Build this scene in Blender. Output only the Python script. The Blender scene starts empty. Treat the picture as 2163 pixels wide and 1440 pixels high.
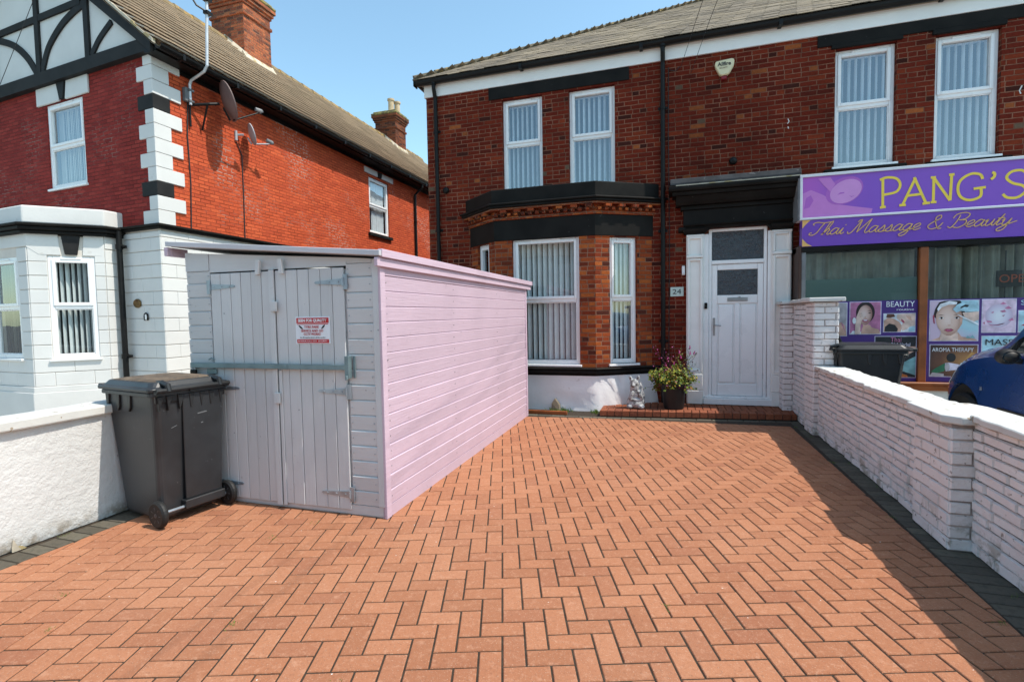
import bpy, bmesh, math, random
from mathutils import Vector, Matrix
random.seed(7)
R=math.radians
sc=bpy.context.scene
col=sc.collection
# ------------------------------------------------------------------ camera
H0=1.5
yaw,pitch,roll=0.30106,-0.05169,-0.01722
cf=Vector((-math.sin(yaw)*math.cos(pitch),math.cos(yaw)*math.cos(pitch),math.sin(pitch)))
cr=Vector((math.cos(yaw),math.sin(yaw),0)); cu=cr.cross(cf)
r2=cr*math.cos(roll)+cu*math.sin(roll); u2=cu*math.cos(roll)-cr*math.sin(roll)
cam=bpy.data.objects.new('camera',bpy.data.cameras.new('camera')); col.objects.link(cam)
cam.matrix_world=Matrix(((r2.x,u2.x,-cf.x,0),(r2.y,u2.y,-cf.y,0),(r2.z,u2.z,-cf.z,H0),(0,0,0,1)))
cam.data.sensor_width=36; cam.data.lens=17.796; cam.data.clip_start=.05; cam.data.clip_end=2000
sc.camera=cam
# ------------------------------------------------------------------ light
SUN_EL=58.5; SUN_AZ=-1.5     # azimuth measured from +X towards +Y
w=bpy.data.worlds.new('World'); sc.world=w; w.use_nodes=True
nt=w.node_tree; bg=nt.nodes['Background']
sky=nt.nodes.new('ShaderNodeTexSky'); sky.sky_type='NISHITA'; sky.sun_disc=False
sky.sun_elevation=R(SUN_EL); sky.sun_rotation=R(90-SUN_AZ)
sky.altitude=0; sky.air_density=1.0; sky.dust_density=.7; sky.ozone_density=2.0
tint=nt.nodes.new('ShaderNodeMix'); tint.data_type='RGBA'; tint.blend_type='MULTIPLY'; tint.inputs[0].default_value=1; tint.inputs[7].default_value=(.93,1.03,.88,1)
nt.links.new(sky.outputs[0],tint.inputs[6]); nt.links.new(tint.outputs[2],bg.inputs[0]); bg.inputs[1].default_value=.15
sl=bpy.data.lights.new('sun','SUN'); sl.energy=2.35; sl.angle=R(.5); sl.color=(1,.93,.84)
so=bpy.data.objects.new('sun',sl); col.objects.link(so)
sv=Vector((math.cos(R(SUN_EL))*math.cos(R(SUN_AZ)),math.cos(R(SUN_EL))*math.sin(R(SUN_AZ)),math.sin(R(SUN_EL))))
so.rotation_euler=sv.to_track_quat('Z','Y').to_euler(); so.location=(12,0,14)
vs=sc.view_settings; vs.view_transform='Standard'; vs.look='None'; vs.gamma=1; vs.exposure=1.08; vs.use_curve_mapping=False
sc.render.engine='CYCLES'; sc.cycles.max_bounces=7; sc.cycles.transparent_max_bounces=12
# ------------------------------------------------------------------ node helpers
class N:
    def __init__(s,name):
        s.mat=bpy.data.materials.new(name); s.mat.use_nodes=True; s.t=s.mat.node_tree; s.t.nodes.clear()
        s.out=s.t.nodes.new('ShaderNodeOutputMaterial')
        s.g=None
    def n(s,ty,**k):
        x=s.t.nodes.new(ty)
        for a,b in k.items(): setattr(x,a,b)
        return x
    def put(s,sock,v):
        if isinstance(v,bpy.types.NodeSocket): s.t.links.new(v,sock)
        elif v is not None:
            if isinstance(v,(tuple,list)) and len(v)==3 and sock.type=='RGBA': v=(*v,1)
            sock.default_value=v
    def geo(s,o='Position'):
        if not s.g: s.g=s.n('ShaderNodeNewGeometry')
        return s.g.outputs[o]
    def m(s,op,a,b=None,c=None,clamp=False):
        x=s.n('ShaderNodeMath',operation=op,use_clamp=clamp)
        for i,v in enumerate((a,b,c)):
            if v is not None: s.put(x.inputs[i],v)
        return x.outputs[0]
    def sep(s,v):
        x=s.n('ShaderNodeSeparateXYZ'); s.put(x.inputs[0],v); return x.outputs
    def comb(s,x,y,z=0.0):
        c=s.n('ShaderNodeCombineXYZ')
        for i,v in enumerate((x,y,z)): s.put(c.inputs[i],v)
        return c.outputs[0]
    def noise(s,scale,detail=3,vec=None,rough=.55,dist=0):
        x=s.n('ShaderNodeTexNoise'); s.put(x.inputs['Vector'],vec if vec is not None else s.geo())
        x.inputs['Scale'].default_value=scale; x.inputs['Detail'].default_value=detail
        x.inputs['Roughness'].default_value=rough; x.inputs['Distortion'].default_value=dist
        return x.outputs[0]
    def vor(s,scale,vec=None,o='Distance'):
        x=s.n('ShaderNodeTexVoronoi'); s.put(x.inputs['Vector'],vec if vec is not None else s.geo())
        x.inputs['Scale'].default_value=scale; return x.outputs[o]
    def wn(s,vec,o='Value'):
        x=s.n('ShaderNodeTexWhiteNoise'); s.put(x.inputs[0],vec); return x.outputs[o]
    def ramp(s,f,stops,interp='LINEAR'):
        x=s.n('ShaderNodeValToRGB'); cr=x.color_ramp; cr.interpolation=interp
        while len(cr.elements)<len(stops): cr.elements.new(.5)
        for e,(p,c) in zip(cr.elements,stops):
            e.position=p; e.color=(*c,1) if isinstance(c,(tuple,list)) else (c,c,c,1)
        s.put(x.inputs[0],f); return x.outputs[0]
    def mix(s,f,a,b,bt='MIX'):
        x=s.n('ShaderNodeMix',data_type='RGBA',blend_type=bt); s.put(x.inputs[0],f); s.put(x.inputs[6],a); s.put(x.inputs[7],b); return x.outputs[2]
    def sm(s,v,a,b):
        x=s.n('ShaderNodeMapRange',interpolation_type='SMOOTHSTEP'); s.put(x.inputs[0],v); x.inputs[1].default_value=a; x.inputs[2].default_value=b; return x.outputs[0]
    def bump(s,h,strength=.5,dist=.01,nrm=None):
        x=s.n('ShaderNodeBump'); s.put(x.inputs['Height'],h); x.inputs['Strength'].default_value=strength; x.inputs['Distance'].default_value=dist
        if nrm is not None: s.put(x.inputs['Normal'],nrm)
        return x.outputs[0]
    def bsdf(s,colr,rough=.8,nrm=None,metal=0,spec=.5,**k):
        p=s.n('ShaderNodeBsdfPrincipled'); s.put(p.inputs['Base Color'],colr); s.put(p.inputs['Roughness'],rough)
        s.put(p.inputs['Metallic'],metal); s.put(p.inputs['Specular IOR Level'],spec)
        if nrm is not None: s.put(p.inputs['Normal'],nrm)
        for a,b in k.items(): s.put(p.inputs[a.replace('_',' ')],b)
        s.t.links.new(p.outputs[0],s.out.inputs[0]); return s.mat
def sca(c,f): return tuple(x*f for x in c)
def plain(name,c,rough=.6,var=.12,scale=6,bs=.15,bsc=60,metal=0,spec=.4,speck=None,**k):
    """paint / plastic / metal with soft colour variation and a fine uneven surface"""
    s=N(name); a=s.noise(scale,4); b=s.noise(bsc,3)
    cc=s.mix(s.sm(a,.3,.7),sca(c,1-var),sca(c,1+var))
    if speck:
        v=s.m('LESS_THAN',s.noise(speck[0],2),speck[1]); cc=s.mix(s.m('MULTIPLY',v,speck[3] if len(speck)>3 else .7),cc,speck[2])
    return s.bsdf(cc,s.m('ADD',rough-.06,s.m('MULTIPLY',a,.12)),s.bump(s.m('ADD',s.m('MULTIPLY',a,.6),s.m('MULTIPLY',b,.4)),bs,.004),metal,spec,**k)
def wood(name,c,vert,rough=.62,knot=(.2,.19,.2)):
    s=N(name); P=s.sep(s.geo()); r=s.geo('Random Per Island')
    v=s.comb(s.m('MULTIPLY',P[0],60.0 if vert else 3.0),s.m('MULTIPLY',P[1],60.0 if vert else 3.0),s.m('MULTIPLY',P[2],3.0 if vert else 60.0))
    g=s.noise(1.0,4,v,.6,.6); a=s.noise(1.6,4)
    cc=s.mix(r,sca(c,.94),sca(c,1.05)); cc=s.mix(s.m('MULTIPLY',s.sm(g,.45,.75),.20),cc,sca(c,.80)); cc=s.mix(s.m('MULTIPLY',s.sm(a,.42,.72),.55),cc,sca(c,.84))
    kn=s.m('LESS_THAN',s.vor(5.5,s.comb(P[0],P[1],s.m('MULTIPLY',P[2],1.15))),.045); cc=s.mix(s.m('MULTIPLY',kn,.55),cc,knot)
    cc=s.mix(s.m('MULTIPLY',s.sm(s.noise(17,4),.66,.74),.45),cc,sca(c,.55))
    return s.bsdf(cc,rough,s.bump(s.m('ADD',g,s.m('MULTIPLY',s.noise(9,3),.9)),.4,.007),spec=.3)
def brick(name,stops,mortar,cw=.225,ch=.075,mw=.01,bs=.8,header=4,rough=.88,grime=.3,fleck=0,stain=None):
    s=N(name); P=s.sep(s.geo()); Nn=s.sep(s.geo('True Normal'))
    jig=s.m('MULTIPLY',s.m('SUBTRACT',s.noise(9,2),.5),.012)
    u=s.m('ADD',s.m('SUBTRACT',s.m('MULTIPLY',P[1],Nn[0]),s.m('MULTIPLY',P[0],Nn[1])),60.0)
    u=s.m('ADD',u,jig); z=s.m('ADD',s.m('ADD',P[2],10.0),s.m('MULTIPLY',jig,.6))
    r=s.m('DIVIDE',z,ch); row=s.m('FLOOR',r); fv=s.m('FRACT',r)
    if header: hd=s.m('LESS_THAN',s.m('MODULO',row,float(header)),.5)
    else: hd=0.0
    bw=s.m('SUBTRACT',cw,s.m('MULTIPLY',hd,cw/2)) if header else cw
    off=s.m('ADD',s.m('MULTIPLY',s.m('MODULO',row,2.0),.5),s.m('MULTIPLY',s.wn(s.comb(row,3.3,1.0)),.12))
    c=s.m('ADD',s.m('DIVIDE',u,bw),off); ci=s.m('FLOOR',c); fu=s.m('FRACT',c)
    du=s.m('MULTIPLY',s.m('MINIMUM',fu,s.m('SUBTRACT',1.0,fu)),bw); dv=s.m('MULTIPLY',s.m('MINIMUM',fv,s.m('SUBTRACT',1.0,fv)),ch)
    d=s.m('ADD',s.m('MINIMUM',du,dv),s.m('MULTIPLY',s.m('SUBTRACT',s.noise(70,2),.5),.006))
    face=s.sm(d,mw*.32,mw*.72)
    rnd=s.wn(s.comb(ci,row,.5)); rnd2=s.wn(s.comb(ci,row,7.5))
    bc=s.ramp(rnd,stops,'CONSTANT')
    bc=s.mix(s.m('MULTIPLY',s.sm(s.noise(38,4),.35,.75),.5),bc,s.mix(1.0,bc,(.55,.5,.5),'MULTIPLY'))
    bc=s.mix(s.m('MULTIPLY',rnd2,.35),bc,s.mix(1.0,bc,(.6,.55,.55),'MULTIPLY'))
    mo=s.mix(s.sm(s.noise(3.0,3),.35,.65),mortar,sca(mortar,.55))
    cc=s.mix(face,mo,bc)
    if fleck:
        patch=s.m('MULTIPLY',s.sm(s.noise(1.1,3),.50,.66),s.m('SUBTRACT',1.0,face)); f2=s.m('MULTIPLY',patch,s.sm(s.noise(14,3),.42,.55))
        cc=s.mix(s.m('MULTIPLY',f2,fleck),cc,(.62,.50,.42))
    if grime: cc=s.mix(s.m('MULTIPLY',s.sm(s.noise(.55,4),.42,.75),grime),cc,s.mix(1.0,cc,(.4,.36,.36),'MULTIPLY'))
    hgt=s.m('ADD',s.m('ADD',face,s.m('MULTIPLY',rnd2,.5)),s.m('MULTIPLY',s.noise(90,3),.35))
    return s.bsdf(cc,rough,s.bump(hgt,bs,.008),spec=.10)
def glass(name,tint=(.75,.85,.85),k=2.2,add=.10,rough=.01):
    s=N(name); tr=s.n('ShaderNodeBsdfTransparent'); tr.inputs[0].default_value=(*tint,1)
    gl=s.n('ShaderNodeBsdfGlossy'); gl.inputs[0].default_value=(.9,.95,1,1); gl.inputs[1].default_value=rough
    s.put(gl.inputs['Normal'],s.bump(s.noise(1.6,2),.06,.02))
    dp=s.n('ShaderNodeVectorMath',operation='DOT_PRODUCT'); s.put(dp.inputs[0],s.geo('Incoming')); s.put(dp.inputs[1],s.geo('Normal'))
    c5=s.m('POWER',s.m('SUBTRACT',1.0,s.m('ABSOLUTE',dp.outputs['Value'])),5.0)
    mx=s.n('ShaderNodeMixShader'); s.put(mx.inputs[0],s.m('ADD',s.m('MULTIPLY',s.m('ADD',s.m('MULTIPLY',c5,.96),.04),k),add,clamp=True))
    s.t.links.new(tr.outputs[0],mx.inputs[1]); s.t.links.new(gl.outputs[0],mx.inputs[2]); s.t.links.new(mx.outputs[0],s.out.inputs[0]); return s.mat
def flat(name,c,rough=.5): return plain(name,c,rough,.24 if name.startswith('print') else .03,9,.02)
# ------------------------------------------------------------------ mesh helpers
OFF={}
class MB:
    def __init__(s): s.v=[]; s.f=[]; s.mi=[]; s.k=0
    def poly(s,pts,faces):
        b=len(s.v); s.v+= [tuple(p) for p in pts]; s.f+=[tuple(b+i for i in f) for f in faces]; s.mi+=[s.k]*len(faces)
        return s
    def mat(s,k): s.k=k; return s
    def box(s,x0,x1,y0,y1,z0,z1,M=None):
        p=[(x,y,z) for z in (z0,z1) for y in (y0,y1) for x in (x0,x1)]
        if M is not None: p=[M@Vector(q) for q in p]
        return s.poly(p,[(0,2,3,1),(4,5,7,6),(0,1,5,4),(2,6,7,3),(0,4,6,2),(1,3,7,5)])
    def prism(s,pts,vec):
        """closed polygon (list of 3-D points) extruded along vec"""
        n=len(pts); v=Vector(vec); P=[Vector(p) for p in pts]; nn=Vector((0,0,0))
        for i in range(n): a,b=P[i],P[(i+1)%n]; nn+=a.cross(b)
        if nn.dot(v)>0: P=P[::-1]
        return s.poly(P+[p+v for p in P],[tuple(range(n)),tuple(range(2*n-1,n-1,-1))]+[(i,i+n,(i+1)%n+n,(i+1)%n) for i in range(n)])
    def tube(s,pts,r,n=10,caps=True):
        P=[Vector(p) for p in pts]; rs=r if isinstance(r,(list,tuple)) else [r]*len(P); rings=[]
        up=Vector((0,0,1)); prev=None
        for i,p in enumerate(P):
            d=(P[min(i+1,len(P)-1)]-P[max(i-1,0)]).normalized()
            if prev is None: a=d.orthogonal().normalized()
            else: a=(prev-d*prev.dot(d)).normalized()
            prev=a; b=d.cross(a)
            rings.append([p+(a*math.cos(t)+b*math.sin(t))*rs[i] for t in [2*math.pi*j/n for j in range(n)]])
        V_=[q for r_ in rings for q in r_]; F=[]
        for i in range(len(P)-1):
            for j in range(n): F.append((i*n+j,i*n+(j+1)%n,(i+1)*n+(j+1)%n,(i+1)*n+j))
        if caps: F.append(tuple(range(n-1,-1,-1))); F.append(tuple((len(P)-1)*n+j for j in range(n)))
        return s.poly(V_,F)
    def lathe(s,prof,c=(0,0,0),n=24,M=None,sx=1,sy=1):
        """profile [(r,z)] about the Z axis"""
        V_=[];F=[]
        for r,z in prof:
            for j in range(n):
                t=2*math.pi*j/n; q=Vector((r*math.cos(t)*sx,r*math.sin(t)*sy,z))
                if M is not None: q=M@q
                V_.append(q+Vector(c))
        k=len(prof)
        for i in range(k-1):
            for j in range(n): F.append((i*n+j,i*n+(j+1)%n,(i+1)*n+(j+1)%n,(i+1)*n+j))
        if prof[0][0]>1e-4: F.append(tuple(range(n-1,-1,-1)))
        if prof[-1][0]>1e-4: F.append(tuple((k-1)*n+j for j in range(n)))
        return s.poly(V_,F)
    def ribbon(s,pts,wd,fr,th=.003,lift=0):
        """stroke of width wd along 2-D points, on the plane fr=(origin,t,up,n)"""
        o,t,u,n=fr; P=[Vector(p) for p in pts]; L=[];Rr=[]
        ws=wd if isinstance(wd,(list,tuple)) else [wd]*len(P)
        for i,p in enumerate(P):
            a=P[max(i-1,0)]; b=P[min(i+1,len(P)-1)]; d=(b-a)
            if d.length<1e-9: d=Vector((1,0))
            d.normalize(); nn=Vector((-d.y,d.x))*ws[i]/2
            L.append(p+nn); Rr.append(p-nn)
        k=len(P); top=[o+t*q.x+u*q.y+n*(lift+th) for q in L+Rr]; bot=[o+t*q.x+u*q.y+n*lift for q in L+Rr]
        F=[(i,k+i,k+i+1,i+1) for i in range(k-1)]
        F+=[(2*k+i,2*k+i+1,i+1,i) for i in range(k-1)]+[(k+i,k+i+1,3*k+i+1,3*k+i) for i in range(k-1)]
        F+=[(0,2*k,3*k,k),(k-1,2*k-1,4*k-1,3*k-1)]
        return s.poly(top+bot,F)
    def build(s,name,mat,parent=None,bevel=0,smooth=False,seg=1):
        me=bpy.data.meshes.new(name); off=OFF.get(parent.name,Vector()) if parent else Vector()
        me.from_pydata([Vector(v)-off for v in s.v],[],s.f)
        for mm in (mat if isinstance(mat,(list,tuple)) else [mat]): me.materials.append(mm)
        if max(s.mi or [0])>0: me.polygons.foreach_set('material_index',s.mi)
        if smooth: me.polygons.foreach_set('use_smooth',[True]*len(me.polygons))
        me.update()
        o=bpy.data.objects.new(name,me); col.objects.link(o)
        if parent: o.parent=parent; OFF[o.name]=off
        if bevel:
            b=o.modifiers.new('bevel','BEVEL'); b.width=bevel; b.segments=seg; b.limit_method='ANGLE'; b.angle_limit=R(40)
        return o
def fixn(o):
    bm=bmesh.new(); bm.from_mesh(o.data); bmesh.ops.remove_doubles(bm,verts=bm.verts,dist=1e-5); bmesh.ops.recalc_face_normals(bm,faces=bm.faces); bm.to_mesh(o.data); bm.free(); return o
def tag(o,label=None,cat=None,group=None,kind=None):
    if label: o['label']=label
    if cat: o['category']=cat
    if group: o['group']=group
    if kind: o['kind']=kind
    return o
def thing(name,label,cat,loc=(0,0,0),group=None,local=False,rz=0):
    o=bpy.data.objects.new(name,None); col.objects.link(o); o.location=loc; o.empty_display_size=.2; o.rotation_euler=(0,0,rz)
    OFF[o.name]=Vector() if local else Vector(loc)
    return tag(o,label,cat,group)
def copytree(o,parent=None):
    c=o.copy(); col.objects.link(c); c.parent=parent; OFF[c.name]=OFF.get(o.name,Vector())
    for ch in [x for x in bpy.data.objects if x.parent==o]: copytree(ch,c)
    return c
def clip(poly,reg):
    """clip convex poly by convex CCW region"""
    out=poly
    for i in range(len(reg)):
        a,b=reg[i],reg[(i+1)%len(reg)]; inp=out; out=[]
        if not inp: return []
        side=lambda p:(b[0]-a[0])*(p[1]-a[1])-(b[1]-a[1])*(p[0]-a[0])
        for j in range(len(inp)):
            p,q=inp[j],inp[(j+1)%len(inp)]; sp,sq=side(p),side(q)
            if sp>=0: out.append(p)
            if (sp>=0)!=(sq>=0):
                t=sp/(sp-sq); out.append((p[0]+t*(q[0]-p[0]),p[1]+t*(q[1]-p[1])))
    return out
def area(p): return .5*sum(p[i][0]*p[(i+1)%len(p)][1]-p[(i+1)%len(p)][0]*p[i][1] for i in range(len(p)))
def paver(mb,poly,z=0.0,depth=.024,ch=.0035,gap=.0044):
    c=(sum(p[0] for p in poly)/len(poly),sum(p[1] for p in poly)/len(poly))
    def inset(d):
        out=[]; n=len(poly)
        for i in range(n):
            a,b,e=Vector(poly[i-1]),Vector(poly[i]),Vector(poly[(i+1)%n]); d1=(b-a).normalized(); d2=(e-b).normalized()
            n1=Vector((-d1.y,d1.x)); n2=Vector((-d2.y,d2.x)); m_=(n1+n2); l=m_.length
            if l<.2: out.append(b); continue
            m_/=l; out.append(b+m_*d/max(.35,m_.dot(n1)))
        return out
    if area(poly)<.0012: return
    cl=[poly[0]]
    for p in poly[1:]:
        if (Vector(p)-Vector(cl[-1])).length>.012: cl.append(p)
    if (Vector(cl[0])-Vector(cl[-1])).length<.012: cl.pop()
    poly=cl
    if len(poly)<3: return
    z=z+random.uniform(-.0012,.0012); tx,ty=random.gauss(0,.006),random.gauss(0,.006)
    n=len(poly); A=inset(gap); B=inset(gap+ch)
    zz=lambda p:z+(p[0]-c[0])*tx+(p[1]-c[1])*ty
    V_=[(p.x,p.y,zz(p)) for p in B]+[(p.x,p.y,zz(p)-ch) for p in A]+[(p.x,p.y,z-depth) for p in A]
    mb.poly(V_,[tuple(range(n))]+[(i,n+i,n+(i+1)%n,(i+1)%n) for i in range(n)]+[(n+i,2*n+i,2*n+(i+1)%n,n+(i+1)%n) for i in range(n)])
# ------------------------------------------------------------------ materials
HB=[(0,(.150,.020,.010)),(.30,(.170,.023,.011)),(.55,(.190,.028,.0125)),(.75,(.115,.018,.010)),(.87,(.23,.038,.015)),(.93,(.060,.016,.011)),(.97,(.30,.085,.028)),(.985,(.15,.10,.065)),(.993,(.36,.10,.03))]
BB=[(0,(.24,.045,.018)),(.28,(.31,.062,.021)),(.5,(.36,.080,.024)),(.72,(.17,.034,.016)),(.82,(.44,.115,.030)),(.94,(.10,.028,.018))]
PB=[(0,(.60,.105,.042)),(.35,(.66,.118,.046)),(.7,(.56,.095,.040)),(.9,(.70,.135,.052))]
CB=[(0,(.30,.09,.045)),(.3,(.22,.065,.035)),(.55,(.36,.11,.05)),(.75,(.10,.045,.035)),(.88,(.17,.06,.04))]
M={}
M['brick']=brick('house_brick',HB,(.29,.13,.08),bs=.9,grime=.40,ch=.0675,cw=.212,mw=.011)
M['bay_brick']=brick('bay_brick',BB,(.30,.17,.11),bs=.9,grime=.1,ch=.0675,cw=.212)
M['painted_brick']=brick('red_painted_brick',PB,(.46,.085,.040),ch=.057,cw=.18,mw=.010,bs=1.0,header=0,grime=.18,fleck=.8)
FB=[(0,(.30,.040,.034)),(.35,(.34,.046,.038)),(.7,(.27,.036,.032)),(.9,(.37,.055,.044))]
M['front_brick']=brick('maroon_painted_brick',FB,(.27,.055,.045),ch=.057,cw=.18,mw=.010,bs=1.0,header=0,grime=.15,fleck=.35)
M['chimney_brick']=brick('chimney_brick',[(q,sca(c,1.35)) for q,c in CB],(.36,.20,.12),bs=1.0,grime=.4,ch=.062,cw=.19)
M['far_chimney_brick']=brick('sooty_chimney_brick',[(q,sca(c,.75)) for q,c in CB],(.20,.12,.08),bs=1.0,grime=.8,ch=.062,cw=.19)
M['white']=plain('white_render',(.66,.65,.62),.75,.05,1.5,.5,35,speck=(5,.27,(.50,.47,.42),.3))
s=N('garden_wall_render'); zz=s.sep(s.geo())[2]; P=s.sep(s.geo())
cc=s.mix(s.sm(s.noise(1.4,4),.35,.7),(.62,.61,.585),(.70,.69,.665)); cc=s.mix(s.m('MULTIPLY',s.sm(s.noise(1.0,5,s.comb(P[0],s.m('MULTIPLY',P[1],9.0),s.m('MULTIPLY',P[2],1.2)),.6),.56,.75),.30),cc,(.45,.41,.35))
cc=s.mix(s.m('MULTIPLY',s.m('MULTIPLY',s.sm(s.noise(9,5,rough=.7),.42,.60),s.m('SUBTRACT',1.0,s.sm(zz,.0,.16))),.8),cc,(.26,.20,.13))
cc=s.mix(s.m('MULTIPLY',s.m('LESS_THAN',s.vor(2.2,None,'Distance'),.03),.5),cc,(.30,.26,.22))
M['garden_render']=s.bsdf(cc,.85,s.bump(s.m('ADD',s.noise(16,5,rough=.65),s.m('MULTIPLY',s.noise(70,3),.3)),.9,.012),spec=.2)
M['rough_white']=plain('rough_white_render',(.78,.77,.76),.85,.05,2,1.6,22,speck=(9,.30,(.45,.40,.36),.35))
M['white_groove']=plain('groove_paint',(.66,.60,.53),.8,.1,3,.3)
M['cream_paint']=plain('off_white_gloss_paint',(.82,.80,.75),.5,.05,3,.3,speck=(9,.26,(.5,.42,.34),.4))
M['black']=plain('black_masonry_paint',(.013,.0118,.0105),.6,.25,3,.35,40,spec=.10,speck=(16,.24,(.12,.12,.12),.6))
M['black_gloss']=plain('black_plastic_gutter',(.010,.0095,.009),.42,.15,6,.08,spec=.18)
M['timber']=plain('dark_grey_timber_paint',(.024,.0235,.023),.65,.2,5,.3,spec=.12)
M['upvc']=plain('white_upvc',(.84,.835,.82),.28,.02,3,.02,spec=.5)
M['fascia']=plain('white_fascia_paint',(.80,.78,.74),.45,.04,2,.1)
M['lead']=plain('grey_lead_flashing',(.16,.165,.17),.6,.2,4,.5,speck=(7,.36,(.30,.28,.26)))
M['glass']=glass('window_glass',(.88,.93,.93),1.8,.04); M['glass_up']=glass('sky_lit_glass',(.90,.95,.98),1.8,.14)
M['glass_shop']=glass('shop_glass',(.55,.60,.57),1.5,.0)
M['blind']=plain('blind_fabric',(.82,.83,.82),.8,.05,8,.05)
M['blind_cream']=plain('cream_blind_fabric',(.55,.52,.44),.8,.05,8,.05)
M['room']=plain('dark_room',(.025,.025,.027),.9,.3,1,.0)
M['net']=plain('grey_net_curtain',(.46,.44,.38),.9,.2,4,.2)
M['grey_wood']=wood('grey_lilac_wood_paint',(.585,.575,.57),True); M['grey_wood_h']=wood('grey_lilac_board_paint',(.585,.575,.57),False)
M['pink_wood']=wood('pale_pink_wood_paint',(.57,.43,.505),False,.6,(.40,.28,.34))
M['trim_wood']=plain('pale_lilac_trim_paint',(.54,.52,.545),.6,.05,2,.4)
M['hood']=plain('weathered_black_felt',(.045,.047,.05),.75,.3,5,.4,spec=.2,speck=(8,.33,(.12,.12,.12)))
M['hip']=plain('dark_hip_tile',(.13,.11,.075),.9,.3,5,.8,speck=(5,.37,(.34,.22,.05)))
M['felt']=plain('grey_roof_felt',(.25,.25,.26),.9,.2,3,.5)
M['galv']=plain('galvanised_steel',(.34,.38,.42),.42,.15,14,.1,metal=.6)
M['zinc']=plain('teal_grey_steel_bar',(.17,.235,.25),.45,.15,9,.1,metal=.35)
M['bin']=plain('charcoal_bin_plastic',(.028,.030,.033),.42,.35,2.2,.35,55,spec=.5,speck=(24,.27,(.10,.10,.10),.6))
M['bin_dark']=plain('black_bin_plastic_and_rim_shade',(.018,.019,.020),.42,.2,3,.3,50)
M['dust']=plain('dusty_brown_lid',(.13,.095,.065),.8,.35,9,.3,speck=(14,.38,(.05,.045,.04),.8))
M['rubber']=plain('black_rubber',(.012,.012,.012),.6,.2,10,.2)
M['wheel_grey']=plain('grey_wheel_plastic',(.07,.07,.072),.5,.2,10,.1)
M['terracotta']=plain('buff_clay_pot',(.50,.38,.24),.8,.12,6,.2)
M['mortar']=plain('pale_mortar_flaunching',(.50,.43,.33),.9,.2,6,.8,speck=(6,.42,(.38,.28,.10)))
M['lichen']=plain('lichen_covered_cap',(.17,.145,.07),.95,.4,7,1.2,speck=(10,.45,(.33,.27,.08)))
def roofmat(name,a,b,c,lich):
    s=N(name); rnd=s.geo('Random Per Island'); n1=s.noise(1.1,4); n2=s.noise(14,4)
    cc=s.mix(rnd,a,b); cc=s.mix(s.sm(n1,.4,.72),cc,c); cc=s.mix(s.m('MULTIPLY',s.sm(n2,.5,.75),.45),cc,sca(a,.5))
    cc=s.mix(s.m('MULTIPLY',s.sm(s.noise(2.3,4),.58,.7),lich),cc,(.42,.27,.06))
    return s.bsdf(cc,.92,s.bump(s.noise(60,4),.5,.006),spec=.2)
M['tile']=roofmat('concrete_tile',(.56,.455,.35),(.46,.375,.29),(.60,.49,.38),.03)
M['slate']=roofmat('grey_brown_roof_tile',(.215,.172,.125),(.145,.12,.09),(.28,.225,.155),.10)
M['ridge']=plain('ridge_tile_clay',(.23,.165,.085),.9,.3,5,.8,speck=(7,.40,(.38,.22,.05)))
s=N('terracotta_block_paving'); rnd=s.geo('Random Per Island')
cc=s.ramp(rnd,[(0,(.315,.125,.062)),(.25,(.35,.140,.070)),(.5,(.375,.152,.076)),(.75,(.40,.170,.088)),(.9,(.33,.132,.068)),(1,(.30,.115,.060))])
cc=s.mix(s.m('MULTIPLY',s.sm(s.noise(.8,4),.42,.7),.35),cc,(.43,.205,.115))
cc=s.mix(s.m('MULTIPLY',s.sm(s.noise(1.9,5,rough=.65),.50,.68),.36),cc,(.28,.105,.055))
cc=s.mix(s.m('MULTIPLY',s.sm(s.noise(26,5,rough=.7),.50,.70),.50),cc,(.50,.26,.16)); cc=s.mix(s.m('MULTIPLY',s.sm(s.noise(75,4,rough=.7),.52,.66),.55),cc,(.20,.082,.045)); cc=s.mix(s.m('MULTIPLY',s.sm(s.noise(150,3),.58,.70),.5),cc,(.60,.40,.28))
cc=s.mix(s.m('MULTIPLY',s.sm(s.noise(.55,3),.60,.72),.22),cc,(.16,.085,.055))
ws=s.m('MULTIPLY',s.m('LESS_THAN',s.m('ADD',s.vor(9),s.m('MULTIPLY',s.noise(60,2),.06)),.062),s.m('GREATER_THAN',s.noise(1.1,2),.47))
cc=s.mix(s.m('MULTIPLY',ws,.85),cc,(.72,.68,.62))
M['paving']=s.bsdf(cc,.9,s.bump(s.noise(150,4),.55,.004),spec=.25)
s=N('charcoal_block_paving'); cc=s.ramp(s.geo('Random Per Island'),[(0,(.085,.073,.056)),(.5,(.11,.095,.074)),(1,(.135,.12,.09))])
cc=s.mix(s.m('MULTIPLY',s.sm(s.noise(30,4),.45,.7),.5),cc,(.055,.055,.042)); M['charcoal']=s.bsdf(cc,.92,s.bump(s.noise(120,4),.6,.004),spec=.2)
s=N('step_block'); cc=s.ramp(s.geo('Random Per Island'),[(0,(.20,.060,.030)),(.5,(.26,.080,.038)),(1,(.165,.050,.028))]); cc=s.mix(s.m('MULTIPLY',s.sm(s.noise(40,4),.45,.7),.4),cc,(.36,.14,.07)); M['step']=s.bsdf(cc,.88,s.bump(s.noise(110,4),.5,.004),spec=.25)
M['joint']=plain('joint_sand',(.040,.029,.019),.95,.35,30,.8,90)
M['asphalt']=plain('asphalt',(.17,.165,.155),.95,.2,2,1,120)
M['concrete']=plain('forecourt_concrete',(.42,.40,.36),.9,.15,1.5,.6,60)
s=N('white_painted_brick'); rnd=s.geo('Random Per Island'); n1=s.noise(3.5,4)
cc=s.mix(rnd,(.74,.69,.665),(.80,.76,.73)); cc=s.mix(s.m('MULTIPLY',s.sm(n1,.5,.8),.4),cc,(.68,.58,.54))
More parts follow.
